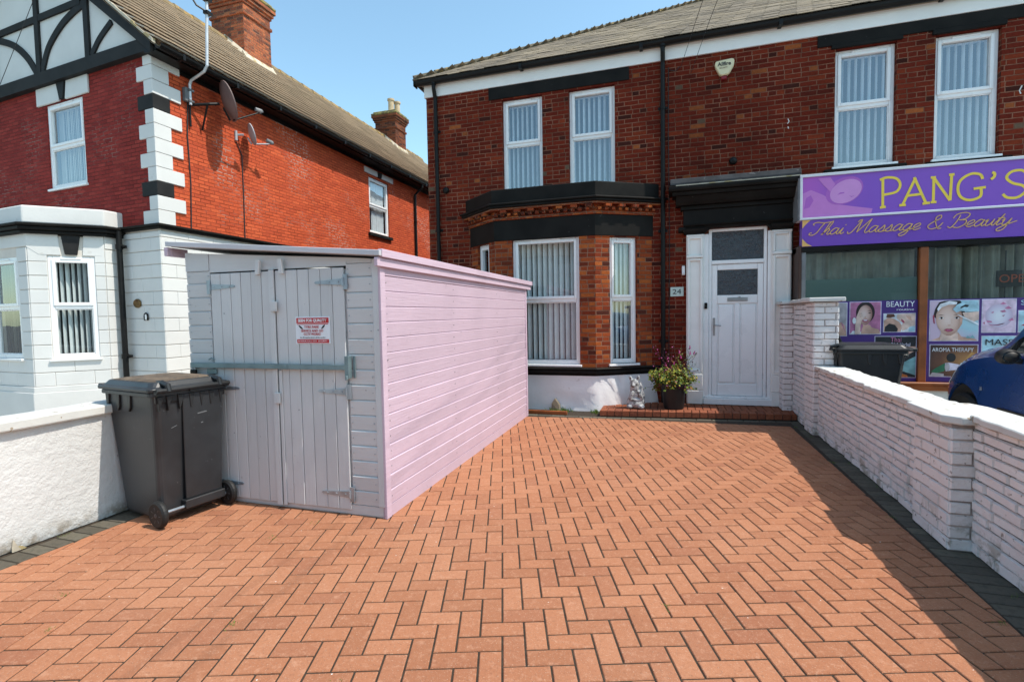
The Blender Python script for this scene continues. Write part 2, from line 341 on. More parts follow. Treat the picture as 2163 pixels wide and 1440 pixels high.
zz=s.sep(s.geo())[2]
cc=s.mix(s.m('MULTIPLY',s.m('MULTIPLY',s.sm(s.noise(6,4,rough=.7),.48,.62),s.m('SUBTRACT',1.0,s.sm(zz,.0,.32))),.75),cc,(.24,.22,.15))
cc=s.mix(s.m('MULTIPLY',s.sm(s.noise(24,4),.63,.7),.75),cc,(.22,.18,.15))
M['wall_brick']=s.bsdf(cc,.82,s.bump(s.m('ADD',s.noise(18,4),s.m('MULTIPLY',s.noise(90,3),.4)),1.0,.012),spec=.3)
M['wall_joint']=plain('grimy_wall_joint',(.40,.34,.31),.9,.3,9,.3)
M['coping']=plain('white_painted_coping',(.60,.588,.55),.8,.07,4,1.0,30,speck=(13,.33,(.30,.22,.14),.85))
M['purple']=plain('purple_sign_panel',(.165,.055,.43),.35,.06,.8,.02,spec=.5)
s=N('purple_pink_sign_panel'); x=s.sep(s.geo())[0]
M['purple_top']=s.bsdf(s.mix(s.sm(s.m('ADD',x,s.m('MULTIPLY',s.noise(1.2,2),.5)),1.9,2.9),(.44,.10,.50),(.23,.075,.50)),.33)
M['pinkart']=flat('pink_print',(.55,.20,.56)); M['pinkart2']=flat('pink_print_dark',(.42,.12,.50)); M['pinkart3']=flat('pink_print_light',(.62,.28,.62))
M['gold']=flat('gold_lettering',(.86,.62,.07)); M['gold2']=flat('pale_gold_lettering',(.72,.42,.13))
M['alu']=plain('white_sign_frame',(.66,.68,.72),.35,.05,4,.03)
M['brown_wood']=plain('varnished_brown_wood',(.27,.075,.018),.45,.25,4,.2)
M['dark_wood']=plain('dark_brown_panel',(.045,.02,.013),.6,.2,3,.1)
M['vinyl']=flat('deep_purple_vinyl',(.075,.028,.19))
s=N('frosted_glass_band'); tr=s.n('ShaderNodeBsdfTransparent'); df_=s.n('ShaderNodeBsdfDiffuse'); df_.inputs[0].default_value=(.24,.38,.35,1); mx=s.n('ShaderNodeMixShader'); mx.inputs[0].default_value=.6
s.t.links.new(tr.outputs[0],mx.inputs[1]); s.t.links.new(df_.outputs[0],mx.inputs[2]); s.t.links.new(mx.outputs[0],s.out.inputs[0]); M['frost']=s.mat
def C(n,c,r=.5):
    if n not in M: M[n]=flat(n,c,r)
    return M[n]
C('print_pink',(.50,.08,.25)); C('print_skin',(.62,.36,.27)); C('print_skin_light',(.74,.52,.43)); C('print_hair',(.025,.014,.014)); C('print_lips',(.40,.05,.10)); C('print_pale_blue',(.40,.62,.70)); C('print_pale_pink',(.66,.50,.62)); C('print_white',(.78,.78,.80)); C('print_brown',(.13,.05,.03)); C('print_green',(.035,.16,.08)); C('print_orange',(.55,.16,.04)); C('print_lilac',(.66,.60,.72)); C('print_rose',(.50,.17,.30)); C('print_teal',(.20,.38,.40)); C('print_grey',(.42,.37,.38)); C('print_amber',(.50,.26,.08)); C('print_black',(.02,.02,.022))
M['car']=plain('blue_metallic_car_paint',(.0,.045,.20),.28,.02,1,.0,metal=.1,spec=.6,Coat_Weight=1.0,Coat_Roughness=.04)
M['car_glass']=plain('dark_car_glass',(.012,.018,.018),.04,.1,2,0,spec=.8); M['car_trim']=plain('black_car_trim',(.02,.018,.016),.5,.1,5,.1)
M['lamp_glass']=plain('clear_lamp_glass',(.35,.38,.45),.08,.3,20,.1,spec=.9,metal=.4); M['hubcap']=plain('silver_hubcap',(.45,.46,.48),.35,.05,5,.02,metal=.7)
M['pot']=plain('black_plant_pot',(.009,.009,.009),.5,.15,4,.1)
s=N('plant_leaves'); cc=s.ramp(s.geo('Random Per Island'),[(0,(.035,.065,.012)),(.3,(.07,.12,.015)),(.55,(.16,.20,.02)),(.78,(.28,.27,.03)),(.90,(.34,.18,.02)),(.96,(.14,.03,.05))])
M['leaf']=s.bsdf(cc,.6,spec=.3)
M['stem']=plain('purple_brown_stem',(.10,.03,.035),.7,.2,20,.1); M['bud']=plain('dark_seed_head',(.06,.035,.03),.8,.3,30,.1); M['magenta']=plain('magenta_flower',(.35,.03,.17),.6,.2,20,.1)
M['stone']=plain('weathered_white_stone',(.38,.38,.375),.85,.25,14,1.5,60,speck=(17,.44,(.10,.095,.09),.8))
M['brass']=plain('aged_brass',(.17,.10,.035),.5,.3,20,.3,metal=.5); M['dish']=plain('brown_grey_dish',(.17,.115,.105),.6,.1,5,.05); M['dish_grey']=plain('light_grey_dish',(.38,.38,.40),.6,.1,5,.05)
M['steel']=plain('galvanised_pole',(.55,.55,.55),.4,.1,8,.05,metal=.4)
M['cream']=plain('cream_plastic',(.66,.60,.38),.4,.05,5,.02); M['red_plastic']=plain('red_plastic',(.20,.01,.015),.3,.1,5,.02)
M['chrome']=plain('brushed_handle_metal',(.35,.35,.36),.3,.1,9,.02,metal=.8)
s=N('obscure_patterned_glass'); nn=s.noise(16,3,dist=2.5)
M['obscure']=s.bsdf(s.mix(nn,(.012,.016,.02),(.05,.06,.07)),.18,s.bump(nn,1.0,.02),spec=.7)
M['plaque']=flat('pale_green_plaque',(.50,.60,.54)); M['red_print']=flat('red_sign_print',(.52,.015,.02)); M['sign_white']=flat('white_sign_board',(.76,.77,.80))
M['cable']=plain('black_cable',(.02,.02,.02),.6,.1,5,0)
M['grass']=plain('weed_green',(.10,.16,.02),.8,.3,30,.1); M['plank']=plain('orange_plank',(.50,.20,.03),.8,.3,12,.4)
# ------------------------------------------------------------------ ground
b=MB(); b.poly([(-400,-400,-.03),(400,-400,-.03),(400,400,-.03),(-400,400,-.03)],[(0,1,2,3)])
tag(b.build('ground',M['asphalt']),kind='structure')
b=MB(); b.box(-5.2,2.3,-4,8.5,-.028,-.0060); tag(b.build('paving_bed',M['joint']),kind='structure')
b=MB(); b.box(1.95,9,-4,8.0,-.029,0.03); tag(b.build('shop_forecourt',M['concrete']),kind='structure')
b=MB(); b.box(-12,-4.3,-4,7.2,-.029,0.0); tag(b.build('neighbour_yard',M['concrete']),kind='structure')
b=MB(); b.box(-30,30,-7,-4.02,-.029,-.004); tag(b.build('pavement',M['concrete']),kind='structure')
reg=[(-3.90,-2.2),(1.60,-2.2),(1.545,3.0),(1.535,7.47),(-.965,7.225),(-3.9,7.22)]
mm_=.1045; ang=R(18.3); ux=Vector((math.cos(ang),math.sin(ang))); uy=Vector((-ux.y,ux.x)); org=Vector((-.814,2.374))-uy*mm_
b=MB()
def cell(cx0,cy0,wx,wy):
    c=[(cx0,cy0),(cx0+wx,cy0),(cx0+wx,cy0+wy),(cx0,cy0+wy)]
    P=[org+ux*(x*mm_)+uy*(y*mm_) for x,y in c]
    if all(p.x<-4.3 or p.x>2 or p.y<-2.4 or p.y>7.8 for p in P): return
    q=clip([tuple(p) for p in P],reg)
    if len(q)>=3: paver(b,q)
for k in range(-120,121):
    for l in range(-30,31):
        x0,y0=k+4*l,k
        cell(x0,y0,2,1); cell(x0,y0+1,1,2)
tag(b.build('driveway',M['paving']),kind='structure')
b=MB()
y=-2.2
while y<7.5:            # charcoal edge rows down both sides of the drive
    if y<7.1: paver(b,[(-4.095,y),(-3.903,y),(-3.903,y+.104),(-4.095,y+.104)])
    xr=1.60-.0106*(y+2.2) if y<3 else 1.545
    paver(b,[(xr+.003,y),(1.80 if y<6.7 else 1.66,y),(1.80 if y<6.7 else 1.66,y+.104),(xr+.003,y+.104)],z=-.002); y+=.106
x=-3.9; yb=lambda x:7.225+(max(x,-.965)+.965)*.098
while x<1.62:
    q=[(x,yb(x)+.003),(x+.2,yb(x+.2)+.003),(x+.2,yb(x+.2)+.10),(x,yb(x)+.10)]; paver(b,q,z=.001); x+=.203
tag(b.build('edging_blocks',M['charcoal']),kind='structure')
# raised door step
ye=lambda x:7.335+(x+.965)*.098
st=thing('door_step','low raised step of red brick paving along the front door and bay','step',(.3,7.8,0))
b=MB()
x=-.965
while x<1.63:
    q=[(x,ye(x)),(min(x+.105,1.65),ye(x+.105)),(min(x+.105,1.65),ye(x+.105)+.20),(x,ye(x)+.20)]; paver(b,q,z=.09,depth=.075); x+=.106
b.build('edge_bricks',M['step'],st)
b=MB(); y=0
reg2=[(-.965,ye(-.965)+.203),(1.68,ye(1.68)+.203),(1.68,8.24),(-.965,8.24)]
for i in range(-5,40):
    for j in range(-2,12):
        x0=-1.0+i*.105+.0; y0=7.5+j*.21+(i%2)*.105
        q=clip([(x0,y0),(x0+.105,y0),(x0+.105,y0+.21),(x0,y0+.21)],reg2)
        if len(q)>=3: paver(b,q,z=.088,depth=.05)
b.build('step_paving',M['step'],st)
b=MB(); b.prism([(-.95,ye(-.95)+.012,-.005),(1.66,ye(1.66)+.012,-.008),(1.66,8.24,-.008),(-.95,8.24,-.008)],(0,0,.078)); b.build('step_core',M['joint'],st)
# little weeds between blocks
b=MB(); rr=random.Random(3)
for (x,y) in [(1.69,4.9),(1.68,5.6),(1.60,6.7),(1.71,3.2),(1.55,7.2),(-4.07,2.4),(-4.08,1.7),(.35,1.9),(.9,1.95),(-.5,1.75),(1.45,2.3),(-.02,2.62),(-2.6,2.75),(-3.2,1.85),(-2.9,1.6),(1.5,2.9),(1.52,4.2),(1.2,6.9),(-3.6,1.45),(.95,2.3),(1.53,5.6),(-1.3,1.7),(-2.5,3.05),(-2.05,1.9)]:
    for j in range(16):
        a=rr.uniform(0,6.28); l=rr.uniform(.008,.026); px,py=x+rr.gauss(0,.018),y+rr.gauss(0,.018)
        b.poly([(px,py,-.004),(px+.004,py+.002,-.004),(px+math.cos(a)*l,py+math.sin(a)*l,rr.uniform(.004,.014))],[(0,1,2)])
tag(b.build('joint_weeds',M['grass']),'tiny green weeds growing in the joints of the brick drive','weeds',kind='stuff')
# ------------------------------------------------------------------ wall / window builders
def wall(mb,p0,p1,z0,z1,holes=(),reveal=.12,n=None):
    """vertical wall sheet from p0 to p1 (plan points), holes=(s0,s1,z0,z1), reveals go inwards"""
    a=Vector((*p0,0)); t=Vector((p1[0]-p0[0],p1[1]-p0[1],0)); L=t.length; t.normalize(); nn=Vector((t.y,-t.x,0))
    S=sorted({0,L,*[h[0] for h in holes],*[h[1] for h in holes]}); Z=sorted({z0,z1,*[h[2] for h in holes],*[h[3] for h in holes]})
    S=[s_ for s_ in S if 0<=s_<=L]; Z=[z for z in Z if z0<=z<=z1]
    P=lambda s_,z,d=0:a+t*s_+Vector((0,0,z))-nn*d
    for i in range(len(S)-1):
        for j in range(len(Z)-1):
            cs,cz=(S[i]+S[i+1])/2,(Z[j]+Z[j+1])/2
            if any(h[0]<cs<h[1] and h[2]<cz<h[3] for h in holes): continue
            mb.poly([P(S[i],Z[j]),P(S[i+1],Z[j]),P(S[i+1],Z[j+1]),P(S[i],Z[j+1])],[(0,1,2,3)])
    for h in holes:
        c=[(h[0],h[2]),(h[1],h[2]),(h[1],h[3]),(h[0],h[3])]
        for i in range(4):
            q,r_=c[i],c[(i+1)%4]
            mb.poly([P(*q),P(*r_),P(*r_,reveal),P(*q,reveal)],[(0,3,2,1)])
def rust(mb,p0,p1,z0,z1,holes=(),ch=.195,d=.014,ins0=0,ins1=0,top=None):
    """painted courses standing proud of a wall sheet"""
    a=Vector((*p0,0)); t=Vector((p1[0]-p0[0],p1[1]-p0[1],0)); L=t.length; t.normalize(); nn=Vector((t.y,-t.x,0))
    z=z0; rq=random.Random(int(abs(p0[0]*100)+abs(p1[1]*10))); kk=0
    while z<z1-.03:
        kk+=1; ze=min(z+ch,z1); iv=[(-d*ins0,L+d*ins1)]
        for h in holes:
            if h[3]>z+.01 and h[2]<ze-.01:
                o=[]
                for s0,s1 in iv:
                    if h[0]>s0: o.append((s0,min(s1,h[0])))
                    if h[1]<s1: o.append((max(s0,h[1]),s1))
                iv=o
        for s0,s1 in iv:
            if s1-s0<.03: continue
            cuts=[s0]; x=s0+(.22 if kk%2 else .44)
            while x<s1-.12: cuts.append(x); x+=.44
            cuts.append(s1)
            for ca,cb in zip(cuts[:-1],cuts[1:]):
                A=a+t*(ca+(.0012 if ca>s0 else 0)); B=a+t*(cb-(.0012 if cb<s1 else 0)); dz=rq.gauss(0,.0012)
                mb.prism([A+Vector((0,0,z+.0045)),B+Vector((0,0,z+.0045)),B+Vector((0,0,ze-.0045)),A+Vector((0,0,ze-.0045))],nn*(d+dz))
        z=ze
def window(parent,p0,t,s0,s1,z0,z1,rail=None,setb=.07,label=None,blind='v',bm='blind',gm='glass',sill=True,vent=True,slat=.085,tilt=55,gapfirst=0,fw=.055,depth=.7,sashfrac=.045,cover=(0,1),two=False,hw=.044):
    a=Vector((*p0,0)); t=Vector((*t,0)).normalized(); n=Vector((t.y,-t.x,0)); up=Vector((0,0,1))
    Mx=Matrix(((t.x,n.x,0,a.x),(t.y,n.y,0,a.y),(0,0,1,0),(0,0,0,1)))   # local (s, out, z)
    f=MB(); W=s1-s0; o=-setb
    def fr(x0,x1,y0,y1,z0_,z1_,wd):
        f.box(x0,x0+wd,y0,y1,z0_,z1_,Mx); f.box(x1-wd,x1,y0,y1,z0_,z1_,Mx); f.box(x0+wd,x1-wd,y0,y1,z1_-wd,z1_,Mx); f.box(x0+wd,x1-wd,y0,y1,z0_,z0_+wd,Mx)
    fr(s0,s1,o-.06,o,z0,z1,fw)
    gl=[]
    if rail:
        f.box(s0+fw,s1-fw,o-.058,o-.003,rail-.028,rail+.028,Mx)
        fr(s0+fw-.012,s1-fw+.012,o-.05,o+.014,rail+.018,z1-fw+.012,sashfrac)
        fr(s0+fw,s1-fw,o-.045,o-.010,z0+fw,rail-.028,.014)
        gl=[(s0+fw+sashfrac-.02,s1-fw-sashfrac+.02,rail+.018+sashfrac-.008,z1-fw-sashfrac+.02),(s0+fw+.006,s1-fw-.006,z0+fw+.006,rail-.034)]
    else:
        fr(s0+fw-.012,s1-fw+.012,o-.05,o+.012,z0+fw-.012,z1-fw+.012,.03); gl=[(s0+fw+.01,s1-fw-.01,z0+fw+.01,z1-fw-.01)]
    if sill: f.box(s0-.03,s1+.03,o-.02,.035 if sill is True else sill,z0-.035,z0,Mx)
    if vent: f.box(s0+W*.28,s1-W*.28,o+.001,o+.022,z1-.045,z1-.022,Mx)
    fo=f.build('window',M['upvc'],parent,bevel=.006)
    if label: fo['label']=label
    g=MB()
    for x0,x1,c0,c1 in gl:
        q=[(x0,o-.03,c0),(x1,o-.03,c0),(x1,o-.03,c1),(x0,o-.03,c1)]
        g.poly([Mx@Vector(v) for v in q],[(0,1,2,3)])
    g.build('pane',M[gm],fo)
    # interior lining
    r=MB(); x0,x1,y1,y0,c0,c1=s0+.01,s1-.01,o-.061,o-depth,z0+.01,z1-.01
    V_=[(x0,y1,c0),(x1,y1,c0),(x1,y1,c1),(x0,y1,c1),(x0-.25,y0,c0-.1),(x1+.25,y0,c0-.1),(x1+.25,y0,c1+.1),(x0-.25,y0,c1+.1)]
    r.poly([Mx@Vector(v) for v in V_],[(4,5,6,7),(0,1,5,4),(1,2,6,5),(2,3,7,6),(3,0,4,7)])
    r.build('room_lining',M['room'],fo)
    s_=MB(); rr=random.Random(int(abs(s0*991+z0*77+p0[0]*13)))
    if blind=='v':
        x=s0+.03+slat*.3; th0=R(tilt)
        c0_,c1_=z0+.07,z1-.07
        while x<s1-.03:
            fx=(x-s0)/W
            if cover[0]<=fx<=cover[1]:
                th=th0+rr.gauss(0,.09); dx,dy=hw*math.cos(th),hw*math.sin(th); b_=rr.gauss(0,.003)
                for q in ((c0_,c1_),):
                    N_=5; pts=[]
                    for i in range(N_+1):
                        u=-1+2*i/N_; bow=.004*(1-u*u)
                        pts.append((x+dx*u-math.sin(th)*bow+b_*0,o-.13+dy*u+math.cos(th)*bow))
                    for i in range(N_):
                        p_,q_=pts[i],pts[i+1]
                        s_.poly([Mx@Vector(v) for v in [(p_[0]+b_,p_[1],q[0]),(q_[0]+b_,q_[1],q[0]),(q_[0],q_[1],q[1]),(p_[0],p_[1],q[1])]],[(0,1,2,3)])
            x+=slat
        s_.box(s0+.03,s1-.03,o-.16,o-.10,z1-.075,z1-.055,Mx)
        s_.build('blind',M[bm],fo)
    elif blind=='net':
        n_=60; pts=[(s0+.02+(W-.04)*i/n_,o-.10+.012*math.sin(i*1.3)+.006*math.sin(i*.37)) for i in range(n_+1)]
        for i in range(n_):
            fx=i/n_
            if not (cover[0]<=fx<=cover[1]): continue
            p_,q_=pts[i],pts[i+1]
            s_.poly([Mx@Vector(v) for v in [(p_[0],p_[1],z0+.05),(q_[0],q_[1],z0+.05),(q_[0],q_[1],z1-.05),(p_[0],p_[1],z1-.05)]],[(0,1,2,3)])
        s_.build('curtain',M[bm],fo)
    return fo
def gutter(mb,p0,p1,z,r=.055,n=(0,-1,0)):
    a,b_=Vector((*p0,z)),Vector((*p1,z)); nn=Vector(n); pts=[]
    prof=[(-r,.012),(-r,0)]+[(-r*math.cos(t_),-r*math.sin(t_)) for t_ in [math.pi*i/8 for i in range(1,8)]]+[(r,0),(r+.006,.012),(r-.006,.012),(r-.006,0)]+[((r-.006)*math.cos(t_),-(r-.006)*math.sin(t_)) for t_ in [math.pi*i/8 for i in range(1,8)]]+[(-r+.006,0),(-r+.006,.012)]
    mb.prism([a+nn*x+Vector((0,0,y)) for x,y in prof],b_-a)
def tiles(mb,e0,e1,up,L0,L1=None,gauge=.26,th=.035,col=.30,shr0=0,shr1=0,jit=.004,rng=None,lip=.009):
    """roof slope from the eave line e0-e1 rising along unit vector up over length L0; shr = eave-direction shrink per metre for hips"""
    rng=rng or random.Random(5); e0,e1,up=Vector(e0),Vector(e1),Vector(up).normalized(); t=(e1-e0); W=t.length; t.normalize(); nn=t.cross(up)
    if nn.z<0: nn=-nn
    k=0; d=0
    while d<L0-.02:
        dd=min(gauge,L0-d); a0=shr0*d; a1=W-shr1*d; x=a0-(k%2)*col/2
        while x<a1-.01:
            x0,x1=max(x,a0)+.002,min(x+col,a1)-.002
            if x1-x0>.02:
                j=rng.gauss(0,jit); p=e0+t*x0+up*d; q=e0+t*x1+up*d; up2=up*(dd+.03)
                A=[p+nn*(th+j),q+nn*(th+j),q+up2+nn*(.010+j*.3),p+up2+nn*(.010+j*.3)]; B=[p+nn*(th+j-lip),q+nn*(th+j-lip),q+up2,p+up2]
                mb.poly(A+B,[(0,1,2,3),(4,5,1,0),(4,0,3,7),(5,6,2,1),(4,7,6,5)])
            x+=col
        d+=gauge; k+=1
# ================================================================== RIGHT TERRACE
YF=8.25
H=thing('terrace_building','dark red brick terrace with black stone bay, white front door and shop front','brick house',(-1,8.4,0))
wins=[('upper',-2.67,-1.98,3.50,5.085,4.345),('upper',-1.54,-.81,3.50,5.08,4.335),('upper',2.215,2.94,3.485,5.09,4.315),('upper',3.375,4.08,3.465,5.08,4.31)]
b=MB()
holes=[(w_[1]+4.06,w_[2]+4.06,w_[3],w_[4]) for w_ in wins]+[(-2.95+4.06,-.55+4.06,0,2.70),(.57+4.06,1.38+4.06,0,2.735),(1.735+4.06,5.2+4.06,.0,2.37)]
wall(b,(-4.06,YF),(7.2,YF),0,5.6,holes)
b.build('wall',M['brick'],H)
b=MB(); wall(b,(-4.06,20),(-4.06,YF),0,5.6); wall(b,(7.2,YF),(7.2,20),0,5.6); wall(b,(7.2,20),(-4.06,20),0,5.6); b.build('side_wall',M['brick'],H)
lab=['narrower upper window on the left above the bay','upper window above the right side of the bay','upper window directly above the purple sign','rightmost upper window above the sign lettering']
for i,w_ in enumerate(wins):
    window(H,(0,YF),(1,0),w_[1],w_[2],w_[3],w_[4],w_[5],label=lab[i],gm='glass_up',slat=.083,hw=.037,tilt=(-74,-66,76,80)[i],sill=True)
b=MB(); b.box(-2.90,-.585,YF-.018,YF+.1,5.105,5.303); b.build('lintel',M['black'],H,bevel=.006)
b=MB(); b.box(1.99,4.33,YF-.018,YF+.1,5.145,5.303)
b.box(2.16,3.0,YF-.03,YF+.1,5.095,5.148); b.box(3.33,4.12,YF-.03,YF+.1,5.085,5.148); b.build('lintel',M['black'],H,bevel=.006)
for q in ((2.08,3.06,3.36,3.45),(3.27,4.2,3.34,3.43)): b=MB(); b.box(q[0],q[1],YF-.07,YF+.1,q[2],q[3]); b.build('stone_sill',M['black'],H,bevel=.01)
b=MB(); b.box(-4.085,7.2,YF-.028,YF+.02,5.305,5.50); b.box(-4.085,-4.055,YF,YF+.6,5.305,5.50); b.build('fascia_board',M['fascia'],H)
b=MB(); gutter(b,(-4.22,YF-.10),(7.2,YF-.10),5.545,.06); b.box(-4.22,-4.205,YF-.165,YF-.035,5.47,5.555)
for x in [-2.3,-.4,1.5,3.4]: b.box(x-.025,x+.025,YF-.164,YF-.03,5.482,5.558)
gutter(b,(-4.16,YF-.04),(-4.16,14),5.545,.06,n=(-1,0,0)); b.build('gutter',M['black_gloss'],H)
k=.64; L=9.0
cl=math.sqrt(1+k*k)
b=MB()
tiles(b,(-4.24,YF-.15,5.575),(7.4,YF-.15,5.575),(0,1,k),5.2*cl,gauge=.165,th=.014,col=.22,shr0=1/cl,shr1=0,jit=.003)
tiles(b,(-4.24,18,5.575),(-4.24,YF-.15,5.575),(1,0,k),5.2*cl,gauge=.165,th=.014,col=.22,shr0=0,shr1=1/cl)
b.box(-4.2,7.3,YF-.12,YF+.02,5.50,5.565)
q0=(-4.22,YF-.13,5.560); q1=(7.4,YF-.13,5.560); q2=(7.4,YF+5.05,5.560+k*5.18); q3=(.96,YF+5.05,5.560+k*5.18); q4=(-4.22,20,5.56); q5=(7.4,20,5.56)
b.poly([q0,q1,q2,q3,q4,q5],[(0,1,2,3),(0,3,4),(3,2,5,4)])
b.build('roof',M['slate'],H)
b=MB()
hp=lambda s_:Vector((-4.24+s_,YF-.15+s_,5.575+k*s_))
s_=0.02
while s_<5.1:      # hip tiles
    p,q=hp(s_),hp(s_+.30); b.tube([p+Vector((0,0,.035)),q+Vector((0,0,.02))],[.040,.036],8); s_+=.27
x=.96
while x<7.2: b.tube([(x,hp(5.2).y,hp(5.2).z+.03),(x+.43,hp(5.2).y,hp(5.2).z+.02)],[.12,.11],8); x+=.42
b.build('ridge_tile',M['hip'],H)
b=MB(); b.tube([(-4.2,YF-.08,5.6),(-4.23,YF-.10,5.66),(-4.25,YF-.12,5.67)],.012,6); b.build('hip_iron',M['galv'],H)
# downpipes
def downpipe(parent,x,y,ztop,zbot,off=.10,r=.034,clips=(2.0,3.6)):
    b=MB(); b.tube([(x,y-off,ztop),(x,y-off,ztop-.09),(x,y-.045,ztop-.24),(x,y-.045,zbot)],r,12)
    for z in clips:
        b.tube([(x,y-.045,z-.03),(x,y-.045,z+.03)],r+.007,12); b.box(x-.07,x+.07,y-.012,y-.002,z-.02,z+.02)
    b.tube([(x,y-off,ztop-.02),(x,y-off,ztop+.06)],r+.012,12)
    return b.build('downpipe',M['black_gloss'],parent,smooth=False)
downpipe(H,-3.865,YF,5.49,0,clips=(1.2,3.0,4.7)); downpipe(H,-.085,YF,5.49,.09,clips=(1.05,2.75,4.6))
b=MB(); b.tube([(.0,YF-.008,5.2),(-.005,YF-.008,4.2),(.01,YF-.008,2.6),(.0,YF-.008,1.0),(0,YF-.008,.2)],.006,6); b.tube([(.02,YF-.01,5.15),(.1,YF-.02,5.12),(.16,YF-.04,5.17)],.006,6)
b.tube([(1.69,YF-.02,3.40),(1.70,YF-.10,3.3),(1.715,YF-.03,3.1),(1.70,YF-.03,2.6),(1.705,YF-.03,1.9),(1.66,YF-.02,1.62)],.007,6); b.build('wall_cable',M['cable'],H)
# vents
for (x,z) in [(.906,3.707),(-3.715,3.684)]:
    b=MB(); Mr=Matrix.Rotation(R(90),4,'X'); b.lathe([(.0,0),(.055,0),(.055,.035),(.035,.055),(.0,.06)],(x,YF-.001,z),16,Mr); b.build('wall_vent',M['black_gloss'],H,smooth=True)
FRW=(Vector((0,YF,0)),Vector((1,0,0)),Vector((0,0,1)),Vector((0,-1,0)))
for pts,wd in (([(1.63,4.23),(1.645,4.19),(1.625,4.16)],.012),([(1.63,4.12),(1.64,4.09)],.014),([(4.30,4.30),(4.275,4.24),(4.29,4.2)],.014)): b=MB(); b.ribbon(pts,wd,FRW); b.build('mortar_splash',M['coping'],H)
# ---- bay
A=(-3.27,YF); Bq=(-2.67,7.75); Cq=(-1.065,7.75); D=(-.255,YF)
def seg(p,q): return math.hypot(q[0]-p[0],q[1]-p[1])
lR=seg(Cq,D); lL=seg(A,Bq)
tR=((D[0]-Cq[0])/lR,(D[1]-Cq[1])/lR); tL=((Bq[0]-A[0])/lL,(Bq[1]-A[1])/lL)
b=MB()
wall(b,A,Bq,.60,2.72,[(.22,.60,.71,2.67)]); wall(b,Bq,Cq,.60,2.72,[(.29,1.36,.71,2.695)]); wall(b,Cq,D,.60,2.72,[(.24,.70,.715,2.66)])
b.build('bay_wall',M['bay_brick'],H)
window(H,Bq,(1,0),.29,1.36,.712,2.695,1.715,label='large centre window of the bay',slat=.088,tilt=-50,sill=True,setb=.05)
window(H,Cq,tR,.24,.70,.715,2.66,1.72,label='narrow window on the right side of the bay',slat=.075,tilt=-35,setb=.05)
window(H,A,tL,.22,.60,.71,2.67,1.72,label='narrow window on the left side of the bay',slat=.08,tilt=60,setb=.05,cover=(.35,1))
def bayoff(d):
    """bay outline pushed outwards by d"""
    def line(p,q):
        l=seg(p,q); n=((q[1]-p[1])/l,-(q[0]-p[0])/l); return (p[0]+n[0]*d,p[1]+n[1]*d),(q[0]+n[0]*d,q[1]+n[1]*d)
    def isec(l1,l2):
        (x1,y1),(x2,y2)=l1;(x3,y3),(x4,y4)=l2; dn=(x1-x2)*(y3-y4)-(y1-y2)*(x3-x4)
        a=x1*y2-y1*x2; c=x3*y4-y3*x4; return ((a*(x3-x4)-(x1-x2)*c)/dn,(a*(y3-y4)-(y1-y2)*c)/dn)
    w0=((-9,YF),(9,YF)); l1,l2,l3=line(A,Bq),line(Bq,Cq),line(Cq,D)
    return [isec(w0,l1),isec(l1,l2),isec(l2,l3),isec(l3,w0)]
def bayprism(mb,d,z0,z1,y2=YF+.3):
    o=bayoff(d); mb.prism([(o[0][0],y2,z0),(o[0][0],o[0][1],z0),(*o[1],z0),(*o[2],z0),(o[3][0],o[3][1],z0),(o[3][0],y2,z0)],(0,0,z1-z0))
b=MB(); bayprism(b,.012,2.675,2.995); b.build('bay_lintel_band',M['black'],H,bevel=.006)
b=MB(); bayprism(b,.03,2.997,3.05)
o1,o2=bayoff(.03),bayoff(.10)
for i in range(3):
    p,q=Vector(o1[i]),Vector(o1[i+1]); L_=(q-p).length; t_=(q-p).normalized(); n_=Vector((t_.y,-t_.x)); x=.03; kk=0
    while x<L_-.05:
        for (zz0,zz1,dd,ph) in ((3.052,3.094,.045,0),(3.098,3.138,.075,1)):
            if (kk+ph)%2==0 or zz0<3.06:
                wd=.055 if zz0<3.06 else .10
                c=[p+t_*x+n_*-.05,p+t_*(x+wd)+n_*-.05,p+t_*(x+wd)+n_*dd,p+t_*x+n_*dd]
                b.prism([(v.x,v.y,zz0) for v in c],(0,0,zz1-zz0))
        x+=.112; kk+=1
bayprism(b,-.01,3.05,3.15); bayprism(b,.085,3.142,3.175)
b.build('dentil_course',M['bay_brick'],H,bevel=.004)
b=MB(); bayprism(b,.115,3.177,3.215); bayprism(b,.135,3.217,3.25); bayprism(b,.06,3.252,3.475); b.build('bay_parapet',M['black'],H,bevel=.012)
b=MB(); bayprism(b,-.10,3.476,3.479); b.build('bay_roof',M['lead'],H)
b=MB(); bayprism(b,.075,.635,.665); bayprism(b,.055,.575,.633); bayprism(b,.02,.54,.573); b.build('bay_sill',M['black'],H,bevel=.014)
# rough plinth with a battered foot
b=MB(); rr=random.Random(11); lv=[(.54,.01),(.45,.012),(.36,.03),(.27,.035),(.18,.045),(.09,.05),(0,.055)]; rows=[]
for z,d in lv:
    o=bayoff(d); row=[]
    for i in range(3):
        for j in range(16):
            u=j/16; row.append(Vector((o[i][0]*(1-u)+o[i+1][0]*u,o[i][1]*(1-u)+o[i+1][1]*u,z))+Vector((rr.gauss(0,.003),rr.gauss(0,.010) if 0<z<.5 else 0,rr.gauss(0,.006) if 0<z<.5 else 0)))
    row.append(Vector((*o[3],z))); rows.append(row)
nn_=len(rows[0]); b.poly([p for r_ in rows for p in r_],[(i*nn_+j,(i+1)*nn_+j,(i+1)*nn_+j+1,i*nn_+j+1) for i in range(len(rows)-1) for j in range(nn_-1)])
b.build('bay_plinth',M['rough_white'],H,smooth=True)
